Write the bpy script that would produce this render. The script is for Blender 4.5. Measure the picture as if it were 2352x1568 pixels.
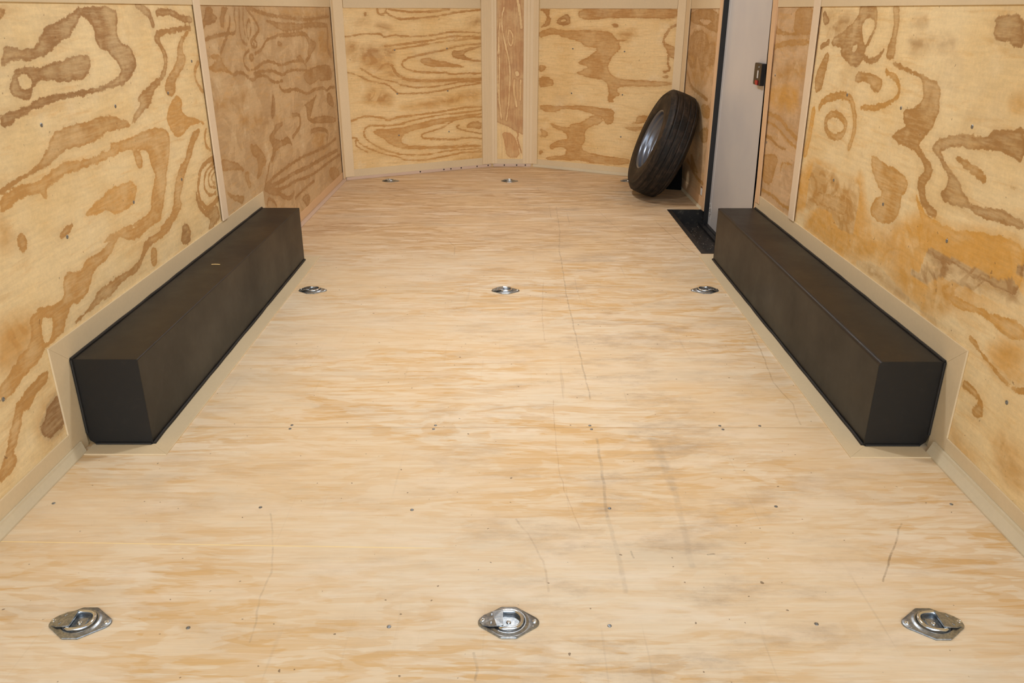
import bpy, bmesh, math, random
import numpy as np
from mathutils import Vector, Matrix
random.seed(7)
for o in list(bpy.data.objects): bpy.data.objects.remove(o)
SC=bpy.context.scene; COL=SC.collection

# ------------------------------------------------------------------ camera
cam_data=bpy.data.cameras.new('camera'); cam=bpy.data.objects.new('camera',cam_data); COL.objects.link(cam)
fw=Vector((0.0024417,0.9240026,-0.3823785)); rt=Vector((0.9999954,-0.0015653,0.0026031)); up=Vector((-0.0018067,0.3823831,0.9240021))
cam.matrix_world=Matrix(((rt.x,up.x,-fw.x,0.0049),(rt.y,up.y,-fw.y,0.0),(rt.z,up.z,-fw.z,1.1716),(0,0,0,1)))
cam_data.sensor_width=36; cam_data.lens=1838.62/2352*36; cam_data.clip_start=0.02; cam_data.clip_end=200
SC.camera=cam
# ------------------------------------------------------------------ light
w=bpy.data.worlds.new('sky'); SC.world=w; w.use_nodes=True
nt=w.node_tree; bg=nt.nodes['Background']
tc=nt.nodes.new('ShaderNodeTexCoord'); sp=nt.nodes.new('ShaderNodeSeparateXYZ'); cr=nt.nodes.new('ShaderNodeValToRGB')
nt.links.new(tc.outputs['Generated'],sp.inputs[0]); nt.links.new(sp.outputs['Z'],cr.inputs[0]); nt.links.new(cr.outputs[0],bg.inputs[0])
cr.color_ramp.elements[0].position=0.0; cr.color_ramp.elements[0].color=(.82,.85,.88,1)
cr.color_ramp.elements[1].position=0.8; cr.color_ramp.elements[1].color=(.72,.84,1.0,1)
bg.inputs[1].default_value=1.10
sd=bpy.data.lights.new('hazy_sun','SUN'); so=bpy.data.objects.new('hazy_sun',sd); COL.objects.link(so)
sd.energy=1.75; sd.angle=math.radians(50); sd.color=(.97,.99,1.0)
so.location=(0,-4,4); so.rotation_euler=Vector((-0.06,1,-math.tan(math.radians(21)))).to_track_quat('-Z','Y').to_euler()
# two unseen fill lamps, added under the ceiling to brighten the interior, are built further down
LAMP_W=15.5
vs=SC.view_settings; vs.view_transform='Standard'; vs.look='None'; vs.gamma=1; vs.use_curve_mapping=False; vs.exposure=0.20
try: SC.cycles.max_bounces=8; SC.cycles.diffuse_bounces=5
except Exception: pass

# ------------------------------------------------------------------ data: plywood figure (mm on each panel) and wall screws
GRAIN={'L':[('P',9,0,[2053,1082,2113,1083,2158,1074,2220,1083,2237,1105,2275,1124,2355,1142,2439,1162,2464,1178,2704,1179,2700,1143,2669,1093,2717,1064,2760,1057,2787,1008,2750,976,2682,952,2550,944,2376,942,2256,941,2160,935,2081,921,2021,909,1978,900]),('L',0,0,[2010,1038,2079,1049,2115,1056,2154,1048,2248,1058,2303,1076,2332,1087,2387,1097,2422,1121,2461,1149,2499,1153,2541,1119,2533,1075,2612,1045,2662,1010,2669,986,2577,960,2436,954,2294,954,2191,956,2119,944,2032,934,1966,931]),('P',11,0,[2070,1012,2107,1036,2168,1028,2269,1034,2357,1045,2458,1052,2483,1034,2450,988,2340,984,2252,991,2204,1006,2160,990,2140,961,2110,956,2049,977]),('L',0,0,[2098,1014,2136,1021,2164,1001,2145,980,2114,975,2098,995]),('S',8,140,[2859,1185,2902,1170,2947,1156,2958,1125]),('S',8,114,[3013,1158,3128,1165,3221,1138,3323,1134]),('P',7,0,[3322,1112,3149,1109,2992,1105,2949,1080,2984,1053,3012,1021,3004,984,2958,956,2868,932,2771,910,2740,893,2773,884,2713,856,2666,827,2703,832,2759,850,2842,867,2862,901,2932,926,2990,948,3034,988,3042,1025,3011,1052,2995,1079,3069,1090,3188,1095,3285,1101]),('P',5,0,[3328,1106,3214,1083,3146,1047,3134,999,3061,965,2990,932,2980,890,3040,879,3080,903,3074,926,3112,945,3185,973,3212,1000,3187,1035,3216,1067]),('P',2,0,[3038,874,2988,840,2950,817,2964,783,3010,732,3072,734,3128,756,3245,758,3327,742,3220,779,3129,796,3093,823,3121,854,3083,875]),('S',4,79,[3334,976,3281,950,3281,909,3343,868]),('P',5,0,[2221,867,2328,870,2439,869,2541,871,2617,847,2666,827,2639,818,2524,831,2455,812,2377,810,2261,811,2216,805,2179,794,2136,785,2097,784,2052,780,1999,771,1948,762,1920,758,1925,770,1980,775,2039,783,2101,792,2131,811,2173,837,2196,854]),('P',3,0,[2508,790,2614,784,2710,791,2811,792,2926,777,2952,751,2950,729,2922,678,2880,629,2856,606,2784,565,2743,530,2670,509,2572,512,2481,515,2394,513,2335,520,2390,529,2465,529,2576,522,2689,526,2725,550,2746,601,2797,628,2764,678,2758,726,2692,747,2579,755,2491,750,2390,749,2279,751,2192,745,2116,735,2112,707,2104,706,2076,731,2025,734,1982,731,1936,718,1902,714,1917,749,1974,760,2016,763,2101,755,2162,772,2239,780,2360,768,2448,771,2500,773,2512,776]),('P',3,0,[2646,750,2709,729,2705,688,2665,680,2656,717]),('P',1,0,[2282,624,2344,637,2409,651,2497,662,2585,657,2630,640,2626,615,2591,586,2518,577,2463,578,2420,603,2351,607,2315,613]),('P',4,0,[3246,740,3165,727,3118,692,3068,647,2996,625,2953,593,2921,553,2884,497,2847,477,2786,469,2737,448,2659,452,2628,438,2674,425,2770,428,2829,435,2900,464,2974,494,2954,522,3000,560,3052,609,3113,640,3162,680,3248,722]),('S',5,89,[3399,598,3289,604,3202,588,3162,546,3139,507,3155,453,3230,416,3344,437]),('S',5,51,[3374,582,3276,574,3218,541,3209,498,3268,463,3325,464]),('S',5,42,[3357,566,3297,557,3260,533,3273,498,3334,485]),('S',5,32,[3350,548,3307,536,3300,518,3331,502]),('P',6,0,[3123,522,3134,464,3192,412,3307,419,3335,392,3335,345,3245,360,3157,414,3110,469]),('S',4,62,[3320,724,3291,697,3293,659,3331,641]),('P',7,0,[2054,1177,2110,1173,2104,1159,2079,1145,2040,1142]),('P',7,0,[2904,361,2940,412,2990,418,3020,373,2975,342]),('P',9,0,[3645,1128,3440,1107,3484,1171,3538,1171]),('P',3,0,[2732,587,2791,642,2879,626,2852,584,2794,512,2765,488,2672,484,2564,472,2505,485,2468,509,2437,506,2362,466,2279,464,2249,440,2203,408,2150,401,2105,410,2072,371,2044,347,1987,345,1960,344,1945,347,1921,326,1882,319,1818,306,1764,291,1731,298,1748,339,1792,336,1810,357,1884,373,1918,407,1909,434,1966,449,2045,432,2094,440,2100,482,2128,495,2207,479,2242,502,2332,495,2445,525,2596,508,2707,525]),('L',0,0,[1960,409,1981,422,2020,398,2000,362,1962,349,1949,370]),('F',2,0,[1785,471,1909,458,1933,419,1897,379,1810,357,1745,375]),('P',6,0,[2660,454,2722,429,2648,426,2582,393,2541,375,2413,372,2347,359,2249,359,2182,356,2116,348,2113,356,2184,362,2228,373,2278,396,2391,394,2484,393,2550,395,2599,433,2641,451]),('P',4,0,[2662,415,2702,403,2682,355,2652,348,2637,376]),('P',8,0,[2951,426,3000,413,3009,351,2949,342,2923,383]),('P',4,0,[1953,287,1924,256,1886,255,1833,225,1797,232,1768,186,1727,154,1740,140,1710,114,1673,113,1655,112,1665,136,1699,164,1737,203,1769,246,1785,262,1821,268,1867,283,1899,286]),('P',10,0,[1963,205,1915,196,1884,173,1852,158,1858,136,1880,110,1914,111,1958,107,1966,170]),('F',4,0,[1965,210,1889,210,1833,175,1835,129,1896,95,1956,102]),('P',4,0,[1960,653,1982,636,1980,608,1950,605,1939,636]),('P',5,0,[2124,598,2167,617,2213,614,2194,598,2143,587]),('F',3,0,[1893,692,1920,669,1920,625,1869,634]),('P',6,0,[3254,386,3319,351,3233,336,3187,348]),('P',8,0,[3487,1179,3589,1179,3567,1146,3498,1125,3435,1091,3411,1092,3433,1126,3509,1152]),('P',8,0,[3696,1180,3781,1180,3734,1157,3701,1123,3689,1094,3648,1106,3653,1140,3680,1163]),('S',8,49,[3870,1180,3836,1145,3859,1103,3827,1073,3766,1072,3730,1078]),('S',8,59,[3784,1139,3762,1098,3733,1084]),('S',8,51,[3932,1180,3907,1120,3898,1071,3914,1034,3975,1022]),('S',8,41,[3991,1181,3960,1119,3970,1063,3987,1025]),('S',8,76,[4028,1181,4114,1143,4189,1097,4205,1077,4124,1053,4045,1029]),('S',8,41,[4052,1131,4006,1100,4000,1056,4014,1037,4067,1074,4074,1112,4052,1131]),('S',8,42,[4094,1037,4147,1023,4126,1000,4058,1006,4042,1023,4094,1037]),('S',9,49,[4087,1020,4090,1017]),('S',8,55,[4007,993,3937,983,3893,954,3931,914,4038,900,4142,920,4271,930,4400,919,4502,895,4621,895,4748,903,4979,894,5092,863,5079,831]),('P',8,0,[4013,979,3983,962,4020,940,4070,951,4057,974]),('S',8,73,[3728,1073,3677,1042,3604,999]),('S',8,66,[3429,1056,3507,1065,3634,1072,3729,1076]),('P',6,0,[3428,993,3569,1000,3615,981,3615,958,3670,931,3756,901,3717,903,3612,928,3455,936,3446,956,3518,963,3560,978]),('S',8,62,[3737,902,3801,910,3882,901,3957,870,4020,855,4075,875,4244,862,4310,833,4413,814,4529,816]),('S',8,66,[4033,887,4203,889,4383,877,4539,841,4636,857,4859,853,5097,830]),('S',8,81,[4060,1178,4263,1158,4436,1141,4688,1136,5033,1114,5406,1118,5840,1128]),('P',8,0,[4298,1122,4453,1117,4559,1105,4799,1105,5060,1094,5321,1102,5778,1088,5790,1060,5195,1072,4910,1062,4657,1060,4548,1077,4446,1099]),('S',8,58,[4536,1048,4446,1033,4340,1036,4252,1009,4192,984,4092,976]),('S',8,106,[4563,1044,4836,1040,5110,1041,5209,1014,5233,980,5258,946,5204,907,5081,880]),('P',8,0,[5074,1042,5179,1031,5278,995,5412,982,5378,949,5248,921,5182,899,5140,935,5208,965,5169,1007]),('P',8,0,[4525,1020,4605,1003,4568,986,4501,996]),('P',8,0,[4852,917,4959,931,4985,910,5081,880,4979,894]),('P',8,0,[5097,830,5215,839,5500,839,5764,823,5820,725,5461,743,5385,762,5174,740,5068,757,4981,813]),('S',8,142,[5767,1061,5768,1007,5713,927,5809,876]),('S',8,82,[4460,792,4534,756,4689,757,4848,743,5043,697,5240,709,5530,697,5584,665,5709,686,5847,670]),('P',8,0,[5604,658,5736,637,5796,544,5657,559,5561,607]),('P',8,0,[5308,676,5213,642,5111,583,5058,547,5377,535,5818,473,5802,435,5359,491,5086,522,4989,564,5001,638,4877,643,5220,658]),('F',6,0,[3438,810,3604,816,3938,823,3945,783,3762,763,3494,774]),('F',6,0,[3732,691,3810,726,3985,712,4168,677,4252,624,4095,623,3827,659]),('P',9,0,[4314,776,4350,729,4308,661,4261,645,4249,682]),('P',8,0,[4149,566,4267,593,4302,610,4361,618,4472,604,4347,582,4227,562,4378,518,4503,530,4556,507,4601,460,4547,485,4485,486,4283,495,4226,459,4149,435,4191,472,4223,519]),('S',8,107,[4665,619,4828,608,4822,551,4760,526,4619,506]),('P',7,0,[3950,568,4028,520,4086,475,4048,446,3999,448,3959,412,3884,406,3936,445,3946,499,3866,533,3841,584]),('P',7,0,[3436,586,3539,562,3683,518,3730,476,3598,513,3522,521,3433,534]),('P',6,0,[3708,474,3795,471,3766,429,3814,406,3759,383,3741,421]),('P',6,0,[3438,456,3534,404,3631,390,3685,365,3633,343,3564,378,3495,406]),('S',8,76,[4010,352,4202,366,4501,373,4836,365,5132,343,5470,327,5760,332]),('S',8,104,[4031,341,4297,317,4607,313,4878,289,5271,274,5778,249]),('S',8,78,[4018,340,4175,300,4367,272,4588,268,4855,233,5122,218,5427,219,5864,205]),('S',8,119,[4005,339,4119,296,4222,275,4347,220,4459,192,4533,213]),('S',8,59,[4551,176,4761,182,5027,181]),('S',8,62,[4010,257,4036,288,4129,253,4168,213]),('P',8,0,[4673,141,4819,144,4885,121,4868,80,4786,63,4749,107]),('S',8,47,[4016,366,4083,403,4127,447,4222,482]),('S',8,123,[5068,476,5305,462,5550,410,5488,371]),('P',6,0,[5455,175,5688,153,5813,79,5646,50,5477,113]),('F',5,0,[4471,1161,5637,1177,5839,1123,5071,1121]),('F',5,0,[5416,1042,5856,1050,5829,866,5428,869]),('F',5,0,[5184,469,5503,407,5289,318,5037,402])],'FL':[('S',5,44,[329,1178,331,1145,377,1137,398,1174]),('S',5,55,[397,1153,451,1112,605,1112,802,1128,924,1154,1141,1173]),('S',5,63,[417,1174,473,1166,607,1154,784,1162,884,1179]),('S',5,40,[65,996,221,1013,342,1015,359,992,397,992,426,1004,599,989,748,996,839,1015,951,1025,1139,1010]),('S',4,61,[374,929,499,940,696,958,797,974,899,990,1139,983]),('S',4,42,[430,903,596,925,796,948,1002,971,1138,970]),('F',7,0,[165,874,187,932,309,938,421,920,437,868,414,800,430,739,506,702,685,687,890,689,1134,690,1134,667,890,671,684,664,534,674,447,695,371,724,297,761,233,788,180,832]),('S',4,95,[414,800,449,730,525,692,685,678,890,680,1140,678]),('S',4,51,[1143,934,949,924,845,895,693,872,543,849,493,815,500,781,587,747,738,738,871,730,912,715,996,726,1140,719]),('P',4,0,[631,829,712,849,741,827,843,815,904,796,956,790,1008,766,893,774,739,778,669,793]),('P',6,0,[895,850,907,894,958,884,1021,905,1143,921,1143,907,1053,891,989,865,1030,829,1142,817,1141,799,1030,815,936,835]),('S',4,42,[64,763,155,739,245,689,311,682,387,662,442,603,501,596,681,593,836,609,973,636,1139,645]),('S',4,43,[177,785,294,709,417,687,523,644,683,633,837,645,942,664,1140,662]),('F',4,0,[233,651,338,647,421,573,398,520,281,517,180,566]),('F',3,0,[436,501,577,521,887,570,1139,606,1138,541,991,510,780,493,575,485]),('S',2,57,[65,418,181,456,257,443,334,430,362,406,422,429,522,433,675,443,884,460,991,473,1142,470]),('S',2,46,[1142,446,990,435,778,428,571,403,409,367,272,384,195,380,168,336,179,291,244,241,339,188,477,149,662,135,875,157,1138,147]),('P',2,0,[230,332,290,356,428,347,569,366,746,402,882,404,1142,427,1142,408,935,382,776,363,629,335,506,315,453,272,481,224,624,204,770,194,1138,182,1138,162,875,172,664,178,460,197,362,241,325,281]),('S',3,49,[1139,230,985,246,920,231,772,251,647,259,617,284,669,304,817,333,881,376,989,398,1141,394]),('P',4,0,[998,321,1042,362,1141,361,1140,298,1074,312]),('S',4,35,[1140,264,1008,292,912,327,945,344]),('S',2,48,[75,302,113,304,129,258,222,206,337,160,416,144,495,105,661,97,874,119,983,130,1138,128]),('S',3,42,[112,295,99,242,191,190]),('F',2,0,[873,70,1137,108,1137,69,981,61]),('P',6,0,[230,1149,249,1149,247,1129,229,1129]),('F',7,0,[300,1088,412,1087,428,1037,343,1030]),('F',6,0,[1036,1111,1146,1119,1145,1067,1025,1068]),('F',5,0,[182,1105,273,1104,262,1072,170,1072]),('F',5,0,[71,959,180,957,153,841,72,859])],'FC':[('P',7,0,[6,1412,284,1413,296,327,267,240,177,288,127,317,77,336,8,365]),('C',0,62,[98,1189,79,1111,88,1022,107,933,136,824,146,705,137,518,117,365]),('C',0,54,[70,1111,55,978,64,797,58,518,77,375]),('C',0,104,[202,1242,221,1137,231,1049]),('C',0,53,[136,1031,127,960,151,906,170,960,155,1022,136,1031]),('C',0,82,[180,668,176,575,196,471]),('C',0,64,[229,668,225,518]),('C',0,162,[200,719,204,710]),('C',0,45,[55,933,47,705,50,518]),('S',5,44,[117,336,177,327,217,249,197,230,238,111]),('P',3,0,[77,278,167,259,207,181,228,72,117,71,107,180])],'FR':[('P',5,0,[361,1128,379,1179,582,1196,1116,1196,1123,1116,965,1120,766,1125,586,1118,429,1106]),('P',6,0,[44,1178,134,1184,128,1138,150,1104,116,1057,53,1050,88,1074,115,1115,86,1161]),('P',8,0,[185,1092,225,1127,279,1145,307,1116,302,1070,227,1064]),('L',0,0,[219,1098,253,1116,274,1099,240,1081]),('P',4,0,[46,1021,158,1051,228,1029,364,1036,525,1033,630,1028,679,972,698,973,775,974,686,961,721,916,677,881,640,845,617,787,639,740,700,702,856,702,1034,697,1122,695,1111,672,949,659,742,656,691,625,733,591,668,564,683,535,629,538,638,622,608,692,473,705,362,731,389,744,483,782,359,802,440,840,557,913,423,921,395,956,271,977,187,1011,118,992,47,979]),('P',6,0,[628,1073,666,1085,692,1068,667,1057]),('S',6,70,[1120,1078,1079,1062,1052,1023,1026,968,1066,924,1082,880,1074,824,1102,780,1054,767]),('P',5,0,[1026,968,1133,925,1134,848,1083,869]),('P',4,0,[50,787,122,771,80,733,51,732]),('P',4,0,[52,707,167,687,182,639,111,623,53,615]),('P',3,0,[56,490,201,479,412,502,591,487,686,487,685,383,625,367,594,427,414,465,273,470,173,427,71,446]),('P',3,0,[146,355,248,330,320,322,333,361,417,366,512,434,594,439,597,378,488,346,448,293,464,244,424,190,454,154,637,130,827,134,830,84,570,67,400,85,255,73,108,67,181,100,284,108,311,168,223,175,166,144,150,182,237,227,322,246,278,294,191,314]),('P',4,0,[59,305,133,284,134,246,60,227,89,268]),('P',4,0,[62,136,107,126,62,96]),('P',4,0,[773,358,943,375,919,344,814,343]),('P',4,0,[811,391,876,407,861,442,950,460,941,411,877,389]),('P',6,0,[1044,738,1093,740,1082,722,1045,723]),('F',4,0,[669,1029,847,1042,751,951])],'R':[('P',8,0,[5867,1175,5031,1180,5017,1049,5277,1062,5473,1087,5832,1092]),('L',0,0,[5637,1125,5171,1120,5376,1079]),('P',8,0,[5810,1040,5368,1060,5290,984,5075,992,5062,861,5154,875,5400,800,5494,906,5806,902]),('S',8,137,[5762,925,5852,878,5717,821,5567,840,5593,901,5762,925]),('S',8,100,[5812,782,5665,696,5397,677,5153,660]),('P',7,0,[5325,622,5051,631,5062,551,5246,549]),('P',7,0,[5305,458,5046,513,5048,412,5229,396]),('S',7,102,[5574,220,5280,162,5033,157]),('P',7,0,[5497,300,5306,223,5191,190,5449,186]),('F',6,0,[5869,1049,5024,1067,5054,843,5446,673,5762,796]),('P',6,0,[3705,1184,3459,1183,3456,1091,3642,1083,3709,1097,3697,1141]),('F',8,0,[3933,1165,3860,1152,3902,1145]),('P',6,0,[3962,1098,3971,1118,3928,1099,3809,1082,3474,1090,3470,1081,3938,1069]),('P',5,0,[3956,997,3988,1017,3858,1042,3692,1057,3471,1061,3472,1043,3683,1035,3872,1021]),('F',5,0,[4010,834,3997,863,3851,915,3750,942,3654,967,3466,983,3471,929,3623,892,3831,869,3914,842]),('S',5,85,[3997,742,3887,718,3749,728,3576,682,3469,671]),('S',5,43,[3983,678,3849,687,3727,675,3603,645,3473,632]),('S',7,55,[3966,607,3847,624,3718,600,3608,604]),('P',6,0,[3931,523,3793,553,3678,558,3717,487,3736,419,3881,405]),('S',5,36,[3632,503,3627,546,3502,554]),('S',5,60,[3866,370,3695,377,3552,365,3467,371]),('F',2,0,[3914,842,3564,897,3513,775,3719,765,3960,774]),('P',9,0,[3380,1177,3310,1150,3301,1128,3355,1119]),('P',8,0,[3032,1192,2890,1191,2868,1153,2866,1120,2894,1080,2932,1048,2928,1008,2988,989,3045,991,3149,1028,3129,1051,3237,1052,3260,1068,3099,1120,3029,1152]),('L',0,0,[2984,1142,2899,1153,2875,1124,2908,1084,2936,1058,2983,1107]),('L',0,0,[3034,1065,2991,1061,3007,1035,3044,1038]),('F',8,0,[3333,1166,3143,1156,3056,1152,3099,1120,3262,1073,3313,1117]),('S',8,85,[3348,1042,3273,1062]),('P',6,0,[3301,1010,3259,1029,3251,990,3268,931,3280,878,3347,872,3365,936]),('S',8,84,[2922,1024,2865,1012,2810,1029,2783,1050]),('P',7,0,[2773,1191,2723,1190,2702,1127,2706,1086,2689,1031,2738,1026,2760,1051,2729,1113]),('P',7,0,[2715,1025,2633,1016,2525,1002,2462,991,2383,980,2360,957,2366,940,2353,907,2365,871,2397,836,2428,818,2428,795,2370,773,2325,754,2323,727,2351,704,2339,674,2300,650,2250,639,2286,617,2332,634,2358,651,2392,686,2394,714,2365,737,2395,764,2475,788,2558,784,2587,799,2620,799,2586,823,2520,846,2558,860,2569,887,2484,905,2459,939,2470,965,2490,989,2563,997,2674,1009]),('F',9,0,[2602,1067,2613,1093,2565,1099,2467,1094,2344,1092,2390,1080,2475,1068,2569,1060]),('F',9,0,[2615,1146,2559,1156,2527,1147,2530,1132,2599,1131]),('P',9,0,[2171,1155,2134,1164,2053,1166,2022,1091,2066,1096,2110,1106,2167,1111,2164,1137]),('P',6,0,[2977,964,2942,976,2851,978,2761,969,2748,951,2757,930,2776,919,2830,929,2839,948,2891,949,2967,938]),('S',4,71,[2735,990,2661,977,2616,948,2625,919,2694,892,2782,873,2881,862]),('S',4,128,[3272,820,3249,846,3176,868,3060,887,2986,883,2946,855,2913,811,2910,769,2930,716]),('S',5,120,[3092,817,3166,806,3192,770,3155,740,3087,732,3015,743,2984,775,3004,805,3092,817]),('S',0,196,[3355,631,3335,715,3332,795]),('P',4,0,[2733,727,2681,720,2618,711,2526,708,2456,692,2453,659,2484,633,2469,597,2496,556,2544,534,2612,527,2679,537,2663,589,2602,618,2660,642,2727,681]),('P',8,0,[2354,802,2339,831,2276,849,2164,873,2138,864,2090,875,2064,898,1997,900,1952,924,1917,839,1975,847,2045,851,2112,840,2226,831,2303,810,2287,791,2242,769,2164,741,2147,719,2103,708,2124,703,2053,698,1989,717,1920,714,1861,706,1855,692,1935,687,2045,680,2125,686,2222,677,2262,690,2230,719,2234,749,2290,778,2324,794]),('P',6,0,[2230,801,2199,806,2118,799,2059,782,2051,764,2097,767,2158,784]),('P',5,0,[1952,776,1921,780,1932,774]),('F',0,0,[3394,586,3042,624,2997,592,2833,618,2791,648,2729,564,2651,501,2500,484,2877,379,3027,436,3029,478,3331,389,3375,351]),('P',5,0,[3192,504,2972,533,2854,535,2859,477,3012,476,3189,454]),('F',3,0,[2026,970,1978,985,1966,958,1996,958]),('F',0,0,[2368,616,2195,604,2137,619,2039,638,1845,666,1787,528,1851,518,1918,481,2040,444,2157,352,2371,364,2567,420,2732,345,2949,326,3334,348,3028,515,2736,454,2562,493]),('P',0,0,[2409,678,2325,619,2212,613,2137,619,2039,638,1845,666,1817,600,1823,545,1879,538,1943,541,2055,538,2150,529,2235,538,2290,537,2330,597]),('P',9,0,[2262,537,2160,553,2039,556,1974,563,1927,553,1881,591,1860,633,1839,651,1817,600,1823,545,1857,533,1939,530,2050,526,2143,510,2227,520]),('L',0,0,[2249,506,2150,529,2027,527,1913,520,1848,512,1937,474,2050,467,2153,473,2239,481]),('L',0,0,[1992,415,1948,448,1886,455,1875,428,1909,382,1955,383]),('P',2,0,[2169,447,2042,450,1891,466,1770,487,1753,446,1824,430,1881,444,1959,447,2054,418]),('S',4,45,[1963,373,1898,354,1814,333,1750,325,1708,339]),('P',5,0,[1949,256,1915,259,1854,248,1828,214,1860,183,1891,202,1858,232,1908,242,1950,228]),('F',3,0,[1956,125,1921,101,1867,88,1791,98,1872,42,1947,72]),('F',4,0,[1777,194,1651,201,1619,125,1709,107]),('F',6,0,[2742,368,2514,379,2308,363,2140,344,1998,345,2073,342,2267,340,2531,334,2671,347]),('F',1,0,[1811,422,1749,436,1715,354,1797,341,1891,363])]}
WSCREW={'L':[(2158,890),(2584,892),(2999,893),(3001,583),(2591,589),(2166,587),(1743,296),(3267,986)],'FL':[(444,902),(859,905),(447,598),(857,602),(445,298),(858,299)],'FR':[(332,905),(745,895),(332,585),(746,593),(751,288)],'R':[(3019,891),(2587,892),(2169,890),(3021,582),(2590,588),(2172,579),(3876,897),(3881,593),(1757,285)]}

# ------------------------------------------------------------------ helpers
def link(o,parent=None):
    COL.objects.link(o)
    if parent: o.parent=parent
    return o
def tag(o,label=None,cat=None,group=None,kind=None):
    if label: o['label']=label
    if cat: o['category']=cat
    if group: o['group']=group
    if kind: o['kind']=kind
    return o
def mesh_obj(name,bm,mat,parent=None,smooth=False):
    me=bpy.data.meshes.new(name); bm.normal_update(); bm.to_mesh(me); bm.free()
    if smooth:
        for p in me.polygons: p.use_smooth=True
    if mat: me.materials.append(mat)
    return link(bpy.data.objects.new(name,me),parent)
def empty(name,loc=(0,0,0),rot=None):
    o=bpy.data.objects.new(name,None); o.empty_display_size=.05; COL.objects.link(o); o.location=loc
    if rot is not None: o.rotation_euler=rot
    return o
def bevel(bm,w,seg=2):
    es=[e for e in bm.edges if len(e.link_faces)==2 and e.calc_face_angle(0)>.3]
    if es: bmesh.ops.bevel(bm,geom=es,offset=w,segments=seg,profile=.7,affect='EDGES')
def add_box(bm,x0,x1,y0,y1,z0,z1):
    v=[bm.verts.new((x,y,z)) for z in (z0,z1) for x,y in ((x0,y0),(x1,y0),(x1,y1),(x0,y1))]
    for f in ((3,2,1,0),(4,5,6,7),(0,1,5,4),(1,2,6,5),(2,3,7,6),(3,0,4,7)): bm.faces.new([v[i] for i in f])
def add_prism(bm,pts,fn,t):
    """pts 2D outline, fn(u,v,w)->xyz, extruded from w=0 to w=t"""
    a=[bm.verts.new(fn(u,v,0)) for u,v in pts]; b=[bm.verts.new(fn(u,v,t)) for u,v in pts]
    n=len(pts)
    bm.faces.new(a[::-1]); bm.faces.new(b)
    for i in range(n): bm.faces.new((a[i],a[(i+1)%n],b[(i+1)%n],b[i]))
    bmesh.ops.recalc_face_normals(bm,faces=bm.faces[:])
def prism(name,pts,fn,t,mat,parent=None,bv=.0008):
    bm=bmesh.new(); add_prism(bm,pts,fn,t)
    if bv: bevel(bm,bv,2)
    return mesh_obj(name,bm,mat,parent)
def revolve(bm,prof,n,xf=lambda p:p,close=False):
    rings=[]
    for r,h in prof:
        rings.append([bm.verts.new(xf(Vector((r*math.cos(2*math.pi*i/n),r*math.sin(2*math.pi*i/n),h)))) for i in range(n)] if r>1e-6 else [bm.verts.new(xf(Vector((0,0,h))))])
    m=len(rings)
    for k in range(m if close else m-1):
        a,b=rings[k],rings[(k+1)%m]
        for i in range(n):
            j=(i+1)%n
            if len(a)==1 and len(b)==1: continue
            if len(a)==1: bm.faces.new((a[0],b[i],b[j]))
            elif len(b)==1: bm.faces.new((a[i],a[j],b[0]))
            else: bm.faces.new((a[i],a[j],b[j],b[i]))
def tube(bm,pts,r,n=10,closed=False):
    pts=[Vector(p) for p in pts]; m=len(pts); rings=[]
    for i,p in enumerate(pts):
        a=pts[(i-1)%m] if (closed or i>0) else p; b=pts[(i+1)%m] if (closed or i<m-1) else p
        t=(b-a).normalized(); s=t.cross(Vector((0,0,1)))
        s=s.normalized() if s.length>1e-4 else Vector((1,0,0)); q=s.cross(t)
        rings.append([bm.verts.new(p+r*(math.cos(2*math.pi*k/n)*s+math.sin(2*math.pi*k/n)*q)) for k in range(n)])
    for i in range(m if closed else m-1):
        a,b=rings[i],rings[(i+1)%m]
        for k in range(n): bm.faces.new((a[k],a[(k+1)%n],b[(k+1)%n],b[k]))
    if not closed: bm.faces.new(rings[0][::-1]); bm.faces.new(rings[-1])

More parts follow.
